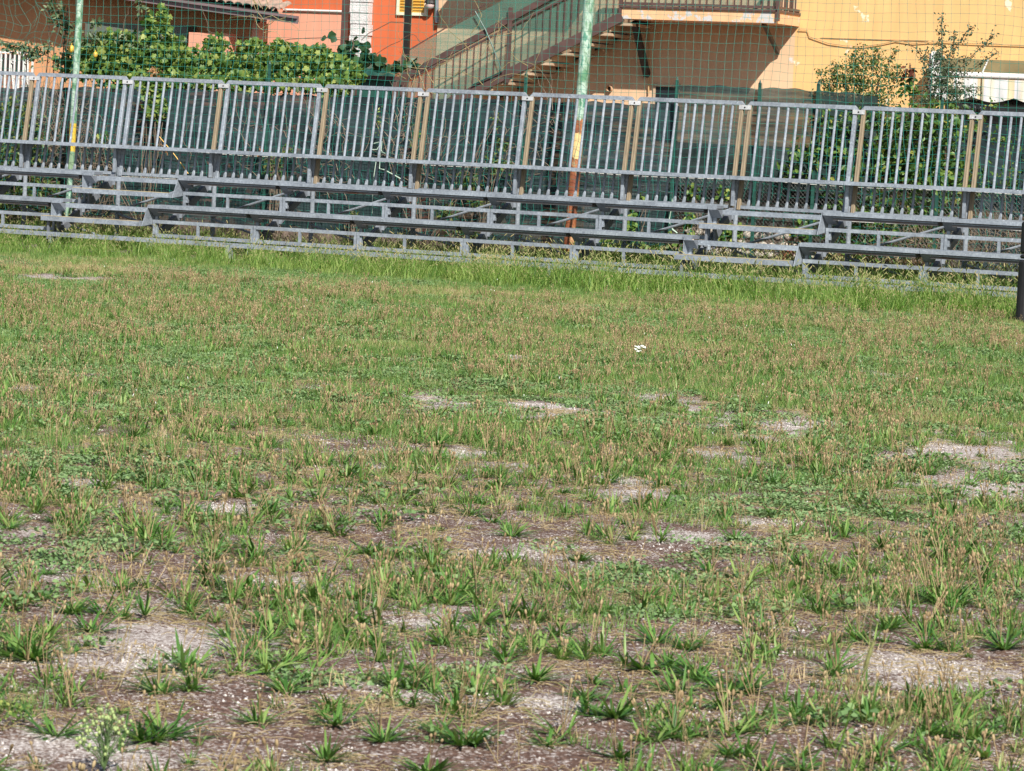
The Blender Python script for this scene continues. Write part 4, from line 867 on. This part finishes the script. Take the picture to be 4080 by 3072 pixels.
for a, b_, n_ in (((3748, 260), (3752, 60), 150), ((3780, 220), (3878, 108), 110), ((3800, 300), (3962, 135), 140), ((3830, 310), (3975, 205), 110), ((3720, 270), (3632, 182), 80), ((3800, 230), (3800, 125), 80), ((3700, 300), (3670, 230), 40), ((3820, 350), (3900, 355), 50), ((3780, 260), (3850, 230), 60)): shoot(None, a, b_, 5.0, n_, .03, .05, L2)
L2 = np.concatenate(L2); bs = np.array([X(3760, 400, 5), 5, 0]); shoots += [(curve([bs, at(3750+dx*60, 330, 5.0)], 8, .05), .015) for dx in (-1, 0, 1)]
plant('spiky_shrub', 'tall dark shrub with long spiky shoots in front of the striped awning', 'shrub', bs, [('oval', L2, sz(len(L2), .025, .05), 'shrub_dull', .5)], shoots)
rl = blobs([(3630, 285, 30, 40, 4.9, .1)], 26, .9); gl = blobs([(3620, 350, 35, 50, 4.9, .1)], 60, .9); bs = np.array([X(3620, 400, 4.9), 4.9, 0])
plant('red_tipped_shoot', 'slender shoot with dark red young leaves between the two right shrubs', 'shrub', bs, [], [(curve([bs, at(3620, 400, 4.9), at(3625, 250, 4.9)], 9, .015), .007)], [('oval', rl, .1, 'red_leaf', .3), ('oval', gl, .09, 'laurel', .3)])
s3 = [(3450, 470, 200, 60, 4.95, .35), (3750, 480, 180, 80, 4.95, .35), (3350, 560, 120, 90, 4.9, .3), (3600, 600, 220, 120, 5.1, .35), (3450, 700, 200, 120, 5.1, .35), (3750, 700, 200, 120, 5.1, .35), (3500, 850, 200, 100, 5.1, .3), (3700, 850, 150, 100, 5.1, .3), (3450, 980, 160, 60, 5.0, .3), (3250, 620, 80, 60, 4.85, .2), (3200, 680, 80, 40, 4.8, .15), (3650, 950, 120, 60, 5.0, .3), (3240, 900, 50, 60, 4.9, .2)]
P3 = ensure_above(blobs(s3, 6500, .8)); P3s = ensure_above(blobs(s3, 290, .15)); P3s[:, 1] -= .15; bs = np.array([X(3560, 900, 5), 5, 0])
P3[:, 1] = np.where(rng.random(len(P3)) < .35, P3[:, 1]-.45, P3[:, 1])
plant('broad_leaf_bush', 'broad leaved evergreen bush filling the fence behind the eighth and ninth guard panels', 'bush', bs, [('oval', P3, sz(len(P3), .06, .11), 'laurel', .35)],
      [(curve([bs+np.array([dx*.4, 0, 0]), at(3560+dx*120, 600, 5)], 9, .05), .016) for dx in (-2, -1, 0, 1, 2)], [('oval', P3s, sz(290, .1, .14), 'laurel', .35)])
s4 = [(4000, 560, 80, 60, 5.0, .2), (4010, 720, 90, 80, 5.0, .2), (3960, 420, 60, 30, 5.3, .2), (4250, 600, 200, 160, 5.0, .3)]; P4 = blobs(s4, 700, .9)
plant('thin_bush', 'thin twiggy bush at the right end of the fence', 'bush', (X(4020, 800, 5), 5, 0), [('oval', ensure_above(P4), sz(700, .04, .08), 'laurel', .35)], [(curve([(X(4020, 800, 5), 5, 0), at(4020, 560, 5)], 9, .05), .01)])
# dark hedge mass behind the cloth keeps the gap under the house shaded as in the place
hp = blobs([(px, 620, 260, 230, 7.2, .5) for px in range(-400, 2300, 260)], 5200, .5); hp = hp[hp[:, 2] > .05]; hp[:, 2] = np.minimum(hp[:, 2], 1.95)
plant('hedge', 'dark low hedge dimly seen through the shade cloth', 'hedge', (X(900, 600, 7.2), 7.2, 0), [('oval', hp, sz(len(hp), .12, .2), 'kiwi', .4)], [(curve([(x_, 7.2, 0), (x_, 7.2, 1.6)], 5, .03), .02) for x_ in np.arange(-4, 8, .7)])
# ------------------------------------------------------------------ field vegetation
pc = bpy.data.collections.new('field plant kinds')
def blade(nb, base, az, L, w_, lean_, curl, seg=3, m=0, fold=0.):
    t = np.linspace(0, 1, seg+1); ang = lean_+curl*t; hx = np.cumsum(np.r_[0, np.sin(ang[:-1])])*L/seg; hz = np.cumsum(np.r_[0, np.cos(ang[:-1])])*L/seg
    d_ = np.array([math.cos(az), math.sin(az), 0]); s_ = np.array([-d_[1], d_[0], 0]); C = np.array(base)+hx[:, None]*d_+hz[:, None]*np.array([0, 0, 1]); wd = w_*(1-t)**.6
    if fold == 0:
        V = []; 
        for i in range(seg): V += [C[i]-s_*wd[i]/2, C[i]+s_*wd[i]/2]
        V.append(C[-1]); F = [(2*i, 2*i+1, 2*i+3, 2*i+2) for i in range(seg-1)]; k = 2*(seg-1); F.append((k, k+1, k+2, k+2)); nb.add(V, F, m)
    else:
        wd = w_*np.sin(math.pi*np.clip(.12+.88*t, 0, 1))**.7; nrm = np.stack([-np.cos(ang)*d_[0], -np.cos(ang)*d_[1], np.sin(ang)], -1); V = []
        for i in range(seg+1): V += [C[i]-s_*wd[i]/2+nrm[i]*wd[i]*fold, C[i], C[i]+s_*wd[i]/2+nrm[i]*wd[i]*fold]
        F = []
        for i in range(seg): F += [(3*i, 3*i+1, 3*i+4, 3*i+3), (3*i+1, 3*i+2, 3*i+5, 3*i+4)]
        nb.add(V, F, m)
U = random.uniform; G_ = random.gauss
def p_grass(n, r_, l0, l1, w_, lean0=.1, lean1=.9, curl=.6, dry=0.):
    nb = NB()
    for i in range(n):
        a = U(0, 6.28); q = r_*math.sqrt(U(0, 1)); blade(nb, (q*math.cos(a), q*math.sin(a), 0), U(0, 6.28), U(l0, l1), w_*U(.7, 1.3), U(lean0, lean1), U(0, curl), 2, 1 if U(0, 1) < dry else 0)
    return nb
def head(nb, c, r_, L, m, d_=(0, 0, 1)):
    d_ = np.array(d_, float); d_ /= np.linalg.norm(d_); nb.tube([np.array(c), np.array(c)+d_*L*.3, np.array(c)+d_*L*.75, np.array(c)+d_*L], [r_*.5, r_, r_*.8, r_*.1], 5, m)
def p_rosette(n, L, w_):
    nb = NB(); core = [(G_(0, .014), G_(0, .014)) for _ in range(random.randint(1, 4))]
    for i in range(n):
        a = U(0, 6.28); f = U(0, 1)**.6; c = random.choice(core); blade(nb, (c[0]+.006*math.cos(a), c[1]+.006*math.sin(a), 0), a, L*U(.4, 1.25), w_*U(.55, 1.35), .32+1.05*f+U(-.12, .12), U(-.3, .9), 5, 0, U(.05, .2))
    for i in range(random.randint(1, 5)):
        a = U(0, 6.28); ln = U(.0, .5); h = L*U(.8, 1.5); b_ = np.array([h*math.sin(ln)*math.cos(a), h*math.sin(ln)*math.sin(a), h*math.cos(ln)]); nb.tube([(0, 0, 0), b_*.5+np.array([0, 0, .01]), b_], .0013, 3, 1); head(nb, b_, .004, .014, 1, b_)
    return nb
def p_clover(n, r_, h):
    nb = NB(); V, F = tmpl_leaf('round')
    a = rng.random(n)*6.28; q = r_*np.sqrt(rng.random(n)); z = h*(1-(q/r_)**2*.6)*rng.uniform(.3, 1, n); pos = np.c_[q*np.cos(a), q*np.sin(a), z]
    leafbatch(nb, 'round', pos, frames(n, 1.2, .8, np.array([0, -.3, 1.2])), rng.uniform(.009, .016, n)); return nb
def p_seed(n):
    nb = NB()
    for i in range(n):
        a = U(0, 6.28); q = U(0, .06); b0 = np.array([q*math.cos(a), q*math.sin(a), 0]); h = U(.05, .13); d_ = np.array([G_(0, .3), G_(0, .3), 1]); nb.tube([b0, b0+d_*h*.6, b0+d_*h+np.array([G_(0, .01), 0, 0])], .0011, 3, 0); head(nb, b0+d_*h, .0028, U(.009, .018), 1, d_)
    return nb
def p_straw(n, r_=.12):
    nb = NB()
    for i in range(n):
        a = U(0, 6.28); q = r_*math.sqrt(U(0, 1)); c = np.array([q*math.cos(a), q*math.sin(a), U(.002, .012)]); t = U(0, 6.28); L = U(.02, .08); d_ = np.array([math.cos(t), math.sin(t), U(-.05, .25)])*L/2
        nb.tube([c-d_*.9, c+np.array([0, 0, U(0, .006)]), c+d_], .0009, 3, 0)
    return nb
def p_tall(n, seeds):
    nb = NB()
    for i in range(n):
        a = U(0, 6.28); q = U(0, .1); blade(nb, (q*math.cos(a), q*math.sin(a), 0), U(0, 6.28), U(.07, .32), .011, U(.05, .5), U(.4, 1.6), 4, 0)
    for i in range(seeds):
        a = U(0, 6.28); q = U(0, .08); b0 = np.array([q*math.cos(a), q*math.sin(a), 0]); h = U(.2, .36); dx, dy = G_(0, .25), G_(0, .25); P = [b0+np.array([dx*t*t*h, dy*t*t*h, h*t*(1-.1*t)]) for t in (0, .4, .75, 1)]; nb.tube(P, .0015, 3, 0); head(nb, P[-1], .005, U(.03, .06), 1, (dx*2+G_(0, .3), dy*2+G_(0, .3), .7))
    return nb
def p_chips(n):
    nb = NB()
    for i in range(n):
        a = U(0, 6.28); q = .15*math.sqrt(U(0, 1)); s_ = U(.002, .006); V_ = np.array([(1, 0, 0), (-.9, .1, 0), (0, 1, 0), (.1, -1, 0), (0, 0, .8), (0, 0, -.6)])*rng.uniform(.6, 1.2, (6, 1))*s_; nb.add(V_+np.array([q*math.cos(a), q*math.sin(a), s_*.3]), [(0, 2, 4), (2, 1, 4), (1, 3, 4), (3, 0, 4), (2, 0, 5), (1, 2, 5), (3, 1, 5), (0, 3, 5)])
    return nb
def protos(prefix, nbs, mats):
    c = bpy.data.collections.new(prefix); 
    for i, nb in enumerate(nbs):
        o = bpy.data.objects.new(prefix, nb.mesh(prefix, [M[m] for m in mats])); c.objects.link(o)
    return c
def scatter(name, P, coll, nv, smin, smax, tint=None, label=None, cat=None, tilt=.0, smul=None):
    n = len(P); z = gheight(P[:, 0], P[:, 1]); V = np.c_[P[:, :2], z-.002]
    me = bpy.data.meshes.new(name); me.vertices.add(n); me.vertices.foreach_set('co', V.astype(np.float32).ravel())
    def attr(nm, typ, v, key='value'): a = me.attributes.new(nm, typ, 'POINT'); a.data.foreach_set(key, v.ravel())
    attr('tint', 'FLOAT', (rng.random(n) if tint is None else tint).astype(np.float32)); attr('idx', 'INT', rng.integers(0, nv, n).astype(np.int32)); attr('sc', 'FLOAT', (rng.uniform(smin, smax, n)*(1. if smul is None else smul)).astype(np.float32))
    attr('rot', 'FLOAT_VECTOR', np.c_[rng.normal(size=(n, 2))*tilt, rng.random(n)*6.283].astype(np.float32), 'vector')
    o = link(name, me); tag(o, label, cat, None, 'stuff')
    ng = bpy.data.node_groups.new(name, 'GeometryNodeTree'); ng.interface.new_socket('Geometry', in_out='INPUT', socket_type='NodeSocketGeometry'); ng.interface.new_socket('Geometry', in_out='OUTPUT', socket_type='NodeSocketGeometry')
    gi = ng.nodes.new('NodeGroupInput'); go = ng.nodes.new('NodeGroupOutput'); ip = ng.nodes.new('GeometryNodeInstanceOnPoints'); ci = ng.nodes.new('GeometryNodeCollectionInfo')
    ci.inputs['Collection'].default_value = coll; ci.inputs['Separate Children'].default_value = True; ci.inputs['Reset Children'].default_value = True
    def na(nm, t): k = ng.nodes.new('GeometryNodeInputNamedAttribute'); k.data_type = t; k.inputs[0].default_value = nm; return k.outputs[0]
    L = ng.links.new; L(gi.outputs[0], ip.inputs['Points']); L(ci.outputs[0], ip.inputs['Instance']); ip.inputs['Pick Instance'].default_value = True
    L(na('idx', 'INT'), ip.inputs['Instance Index']); L(na('sc', 'FLOAT'), ip.inputs['Scale']); L(na('rot', 'FLOAT_VECTOR'), ip.inputs['Rotation']); L(ip.outputs[0], go.inputs[0])
    o.modifiers.new('scatter', 'NODES').node_group = ng; return o
def sample(n, z0=7.2, z1=47, marg=1.0):
    z = np.sqrt(rng.uniform(z0**2, z1**2, int(n*1.0))); x = rng.uniform(-1, 1, len(z))*(.152*z+marg); P = CAM[None, :2]+x[:, None]*RT+z[:, None]*FW; return np.c_[P, np.zeros(len(P))]
def keep(P, d): return P[rng.random(len(P)) < d]
def areaN(z0, z1, marg, dens): return int(dens*(.152*(z1**2-z0**2)+2*marg*(z1-z0)))
def cover(P, k=1.):  # chance a spot carries low green cover
    z = zdist(P); n = fbm(P[:, 0]*1.3, P[:, 1]*1.3, 61, 3); n2 = fbm(P[:, 0]*5, P[:, 1]*5, 63, 2)
    base = np.interp(z, [8, 12, 15, 19, 24, 32, 50], [.05, .08, .16, .5, 1.0, 1.2, 1.25]); c = np.clip(base+(n-.5)*1.3+(n2-.5)*.9, 0, 1)
    return c*(1-gravel(P))**2*(1-.55*clov(P))*(1-.9*brown(P)*np.interp(z, [15, 24], [1, .5]))
def clov(P):
    z = zdist(P); n = fbm(P[:, 0]*.8, P[:, 1]*.9, 81, 4); return np.clip((n-np.interp(z, [9, 16, 22, 30, 42], [.66, .58, .45, .42, .47]))*12, 0, 1)
def dryness(P):
    z = zdist(P); n = fbm(P[:, 0]*.5, P[:, 1]*.5, 71, 3); n2 = fbm(P[:, 0]*2.2, P[:, 1]*2.2, 73, 2); band = np.exp(-((P[:, 1]+6.0)/1.7)**2)
    return np.clip(band*.8+(n-.5)*1.5+(n2-.5)*.8-.12, 0, 1)
YG0 = -3.4
cg = protos('short_grass', [p_grass(34, .075, .025, .065, .0035) for _ in range(5)], ['g_short'])
cdg = protos('dry_grass', [p_grass(30, .075, .03, .075, .0028, .1, 1.0, .5) for _ in range(4)], ['g_dry'])
cc = protos('clover_mat', [p_clover(80, .095, .028) for _ in range(4)], ['clover'])
cs2 = protos('plantain_seed_heads', [p_seed(6) for _ in range(5)], ['g_dry', 'seed'])
cst_ = protos('straw_litter', [p_straw(26) for _ in range(5)], ['g_dry'])
ctl = protos('tall_grass', [p_tall(15, random.randint(1, 4)) for _ in range(7)], ['g_tall', 'foxtail'])
crs = protos('small_rosette', [p_rosette(random.randint(16, 34), U(.055, .10), U(.0055, .0085)) for _ in range(10)], ['rosette', 'seed'])
cch = protos('gravel_chips', [p_chips(60) for _ in range(4)], ['chip'])
def ovalplant():
    nb = NB(); n = 26; a = rng.random(n)*6.28; q = .07*rng.random(n)**.7; pos = np.c_[q*np.cos(a), q*np.sin(a), rng.uniform(.01, .05, n)]; leafbatch(nb, 'round', pos, frames(n, 1., .7, np.array([0, 0, 1.])), rng.uniform(.015, .024, n)); return nb
cov = protos('oval_leaf_weed', [ovalplant() for _ in range(4)], ['purslane'])
P = sample(areaN(7.2, 44, 1, 170), 7.2, 44); d = cover(P); dr_ = dryness(P); P1 = P[(rng.random(len(P)) < d*(1-.6*dr_)) & (P[:, 1] < 3)]
scatter('short_grass', P1, cg, 5, .7, 1.25, np.clip(dryness(P1)*.9+rng.normal(size=len(P1))*.12, 0, 1), 'short green field grass with worn patches', 'grass', .1)
P = sample(areaN(7.2, 44, 1, 80), 7.2, 44); z = zdist(P); P2 = keep(P, np.clip(dryness(P)*cover(P)*1.1+.05*(1-gravel(P)), 0, 1)*(P[:, 1] < -1)*np.interp(z, [14, 24], [.45, 1]))
scatter('dry_grass', P2, cdg, 4, .6, 1.15, None, 'dry straw coloured grass in patches across the field', 'grass', .1)
P = sample(areaN(9, 42, 1, 120), 9, 42); P3_ = keep(P, clov(P)*(1-gravel(P))**2*(P[:, 1] < -1.5))
scatter('clover_mats', P3_, cc, 4, .7, 1.3, None, 'blue green mats of low creeping clover on the field', 'clover', .05)
P = sample(areaN(7.2, 36, 1, 17)*1, 7.2, 36); P = keep(P, np.interp(zdist(P), [12, 26], [.36, .2])); P4_ = keep(P, np.clip(.35+(fbm(P[:, 0]*1.5, P[:, 1]*1.5, 91, 3)-.5)*2.4, 0, 1)*(1-.9*gravel(P)))
scatter('seed_heads', P4_, cs2, 5, .7, 1.3, None, 'brown plantain seed heads on thin stalks', 'seed heads', .1)
P = sample(areaN(7.2, 24, .8, 55), 7.2, 24, .8); P5 = keep(P, np.clip(.75-.55*gravel(P)+(fbm(P[:, 0]*3, P[:, 1]*3, 95, 2)-.5), 0, 1))
P5 = P5[::2]; scatter('straw_litter', P5, cst_, 5, .8, 1.3, None, 'dry straw litter lying on the bare soil', 'straw')
P = sample(areaN(7.2, 30, .8, 30), 7.2, 30, .8); P6 = keep(P, gravel(P)*.9+.12)
scatter('gravel_chips', P6, cch, 4, .7, 1.3, None, 'small white gravel chips lying on the bare patches', 'gravel')
P = sample(areaN(7.2, 38, 1, 105), 7.2, 38); z = zdist(P); P7 = keep(P, np.clip(np.interp(z, [7, 14, 22, 38], [.62, .62, .5, .3])+(fbm(P[:, 0]*1.6, P[:, 1]*1.6, 99, 4)-.5)*5, 0, 1)*(1-gravel(P))**1.5*(1-.5*brown(P)))
scatter('small_rosettes', P7, crs, 10, .45, 1.3, rng.uniform(0, 1., len(P7)), 'small green plantain rosettes between the larger ones', 'weeds', .12)
P = sample(areaN(7.2, 30, .8, 14), 7.2, 30, .8); P8 = keep(P, np.clip((fbm(P[:, 0]*1.1, P[:, 1]*1.1, 103, 3)-.5)*6, 0, 1))
scatter('oval_leaf_weeds', P8, cov, 4, .7, 1.3, None, 'pale green round leaved weeds low on the soil', 'weeds')
# tall band under and before the bleachers
xx = rng.uniform(-7, 20, 24000); yy = rng.uniform(-5.2, 5, 24000); q = np.c_[xx, yy, 0*xx]; edge = -3.3+(fbm(xx*.7, yy*.2, 111, 3)-.5)*2.4
cl_ = fbm(xx*2.3, yy*2.3, 113, 3); d = np.where(yy < 4.5, np.clip((yy-edge)*.9, 0, 1), 0)*np.where(yy > .3, .6, .85)*np.clip(.1+(cl_-.36)*4.2, .08, 1); q = keep(q, d)
o = scatter('tall_grass', q, ctl, 7, .4, 1.35, np.clip((fbm(q[:, 0]*1.7, q[:, 1]*1.7, 115, 3)-.3)*1.6, 0, 1), 'lush tall grass growing along and under the bleachers', 'grass', .14, np.interp(q[:, 0], [5, 10], [.72, 1.])*np.interp(q[:, 1], [-4, -1, .2, .5], [.75, 1, 1, 1.25]))
# white clover flowers
cfl = protos('clover_flowers', [p_seed(1) for _ in range(2)], ['g_tall', 'petal'])
P = sample(900, 18, 43, .5); P = keep(P, np.clip((fbm(P[:, 0]*.6, P[:, 1]*.6, 121, 2)-.42)*3, 0, .35)); scatter('clover_flowers', P[::3], cfl, 2, .7, 1.1, None, 'tiny white clover flowers dotted over the grass', 'flowers')
# larger rosettes: each its own thing
big = [p_rosette(random.randint(34, 70), U(.09, .13), U(.0065, .0095)).mesh('plantain_rosette', [M['rosette'], M['seed']]) for _ in range(9)]
KNOWN = [(60, 1440, 1.35, 'dark green weed rosette at the left edge, a little above the bottom corner'), (420, 1455, 1.35, 'large bright weed rosette on gravel left of the middle foreground'), (645, 1335, 1.2, 'dense upright weed tuft left of the large bare gravel patch'), (200, 1368, 1.25, 'wide mixed weed tuft with yellow stalks near the left edge'),
         (125, 1578, 1.15, 'round weed rosette just above the white gravel in the bottom left corner'), (885, 1490, 1.25, 'dark weed rosette standing alone in the middle foreground'), (990, 1545, 1.1, 'spreading weed rosette right of the lone dark one'), (1005, 1610, 1.1, 'fan shaped weed rosette near the bottom edge, left of centre'),
         (1385, 1455, 1.2, 'thick weed rosette right of centre in the foreground'), (1620, 1500, 1.3, 'broad double weed tuft in the right foreground'), (1765, 1322, 1.2, 'narrow leaved weed tuft on bare soil at the right'), (1720, 1548, 1.1, 'weed rosette right of the broad double tuft'), (1980, 1535, 1.15, 'weed rosette near the right edge, close to the bottom'), (520, 1275, 1.2, 'wide low weed tuft above the dense upright one')]
inst = 0
def put_rosette(px, py, s_, label, group, me=None):
    g_ = gnd(px*4080/2212, py*4080/2212); o = bpy.data.objects.new('plantain_rosette', me or random.choice(big)); COL.objects.link(o); o.location = (g_[0], g_[1], float(gheight(g_[0], g_[1]))-.003); o.rotation_euler = (G_(0, .06), G_(0, .06), U(0, 6.28)); o.scale = (s_, s_, s_*U(.6, .9)); tag(o, label, 'weed', group)
for px, py, s_, lb in KNOWN: put_rosette(px, py, s_, lb, None)
EXTRA = [(1380, 1320), (1250, 1290), (1500, 1390), (90, 1390), (340, 1500), (1150, 1480), (1850, 1380), (2000, 1400), (1640, 1370), (720, 1540), (820, 1600), (560, 1560), (1480, 1280), (770, 1300), (560, 1290), (985, 1292), (1090, 1240), (960, 1392), (300, 1590), (1400, 1300), (1960, 1292), (2050, 1285), (2130, 1242), (1550, 1535), (1330, 1640), (480, 1372), (1810, 1460), (880, 1270), (1190, 1610), (1450, 1600), (2100, 1600), (1880, 1640), (1000, 1290), (750, 1375), (620, 1500), (1230, 1120), (1110, 1160), (520, 1075), (840, 1030), (490, 1000), (640, 1010), (2060, 1110), (1990, 1010), (1300, 1010), (1200, 1005), (370, 1090), (350, 1180), (640, 1190), (800, 1200), (1690, 1200), (1800, 1240), (1250, 1210), (1540, 1235), (1900, 1190), (2160, 1400), (1580, 1640), (700, 1640), (30, 1300), (260, 1270), (1080, 1420), (1200, 1370), (1320, 1560), (1860, 1560)]
for px, py in EXTRA: put_rosette(px, py, U(.8, 1.15), 'green plantain rosette among many on the open field', 'plantain rosettes scattered over the field')
cnt = 0
while cnt < 215:
    p = sample(1, 7.6, 19, .1)[0]; 
    if gravel(p[None])[0] > .5 or fbm(np.array([p[0]*1.6]), np.array([p[1]*1.6]), 131, 2)[0] < .42: continue
    o = bpy.data.objects.new('plantain_rosette', random.choice(big)); COL.objects.link(o); s_ = U(.6, 1.2); o.location = (p[0], p[1], float(gheight(p[0], p[1]))-.003); o.rotation_euler = (G_(0, .06), G_(0, .06), U(0, 6.28)); o.scale = (s_, s_, s_*U(.6, .9)); tag(o, 'green plantain rosette among many on the open field', 'weed', 'plantain rosettes scattered over the field'); cnt += 1
# tall white flower in mid field
g_ = gnd(2555, 1470); b0 = np.array([g_[0], g_[1], 0.]); e = empty('wild_carrot', b0, 'tall white flowering weed alone in the middle of the field', 'flower')
top = np.array([at(2548, 1385, g_[1])[0], g_[1], float(at(2548, 1385, g_[1])[2])]); nb = NB(); fl = NB()
for i in range(9):
    a = i*.7; q = top+np.array([.035*math.cos(a)*(i > 0)*U(.6, 1.3), .03*math.sin(a), U(-.03, .015)]); nb.tube([b0, b0*.4+top*.6, q], .0015, 4)
    for j in range(9): V_, F_ = sphere(q+np.array([G_(0, .007), G_(0, .007), G_(0, .003)]), .0045, 5, 3); fl.add(V_, F_)
link('stalks', nb.mesh('stalks', [M['g_tall']]), e); link('flower_heads', fl.mesh('flower_heads', [M['petal']]), e)
# fleabane at the bottom left
g_ = gnd(415, 3068); b0 = np.array([g_[0], g_[1], 0.]); e = empty('fleabane', b0, 'bushy weed with pale yellow green buds at the bottom left', 'weed'); nb = NB(); bd = NB(); lv = NB()
for i in range(20):
    a = U(0, 6.28); sp2 = U(.01, .075); h = U(.06, .15); q = b0+np.array([sp2*math.cos(a), sp2*math.sin(a), h]); m_ = b0*.5+q*.5; m_[:2] = b0[:2]+.3*(q[:2]-b0[:2]); nb.tube([b0, m_, q], .0014, 4)
    for j in range(4): c_ = q+np.array([G_(0, .011), G_(0, .011), G_(0, .010)]); V_, F_ = sphere(c_, .0042, 8, 5, (1, 1, 1.2)); bd.add(V_, F_); nb.tube([q-np.array([0, 0, .02]), c_], .0008, 3)
for i in range(130):
    h = U(.01, .14); a = U(0, 6.28); q = U(0, .035); blade(lv, b0+np.array([q*math.cos(a), q*math.sin(a), h]), a, U(.02, .05), .003, U(.3, 1.2), .3, 3, 0)
link('stalks', nb.mesh('stalks', [M['clover']]), e); link('buds', bd.mesh('buds', [M['bud']], True), e); link('leaves', lv.mesh('leaves', [M['clover']]), e)
# bright yellow-green weed at the left edge
g_ = gnd(40, 2880); e = empty('wood_sorrel', (g_[0], g_[1], 0), 'small yellow green clover like weed at the left edge near the bottom', 'weed'); nb = NB(); n = 130; a = rng.random(n)*6.28; q = .06*np.sqrt(rng.random(n)); leafbatch(nb, 'round', np.c_[g_[0]+q*np.cos(a), g_[1]+q*np.sin(a), rng.uniform(.01, .055, n)], frames(n, 1., .8, np.array([0, -.2, 1.])), rng.uniform(.009, .014, n)); link('leaves', nb.mesh('leaves', [M['grape']]), e)
# foxtail stems rising close to the camera at the bottom
FT = [(3330, 3000, 3460, 2620, 'bent green foxtail stalk in the lower right foreground'), (3370, 3066, 3560, 2905, 'drooping green foxtail with long spike at the bottom right'), (2700, 3070, 2810, 3010, 'short green foxtail at the bottom edge right of centre'), (4020, 3066, 4075, 2990, 'yellow green foxtail in the bottom right corner')]
for x0_, y0_, x1_, y1_, lb in FT:
    g_ = gnd(x0_, y0_+30 if y0_ < 3060 else 3120); b0 = np.array([g_[0], g_[1], 0.]); t1 = at(x1_, y1_, g_[1]); nb = NB(); d_ = t1-b0; P = [b0, b0+d_*.4+np.array([0, 0, .01]), b0+d_*.72+np.array([0, 0, .008]), t1-d_*.12]
    e = empty('foxtail_grass', b0, lb, 'grass stalk'); nb.tube(P, .0014, 4); 
    for k in range(3): blade(nb, b0+d_*.1*k, U(0, 6.28), U(.08, .14), .006, .4, .8, 4)
    link('stalk', nb.mesh('stalk', [M['g_tall']]), e); hd = NB(); hd.tube([P[-1], P[-1]+d_*.06, P[-1]+d_*.2, P[-1]+d_*.3+np.array([0, 0, -.006])], [.003, .0055, .005, .001], 7)
    for k in range(150):
        t = U(0, .28); c_ = P[-1]+d_*t; v_ = np.array([G_(0, 1), G_(0, 1), G_(0, 1)+.6]); v_ /= np.linalg.norm(v_); hd.tube([c_, c_+v_*.011], .0005, 3)
    link('spike', hd.mesh('spike', [M['foxtail']]), e)
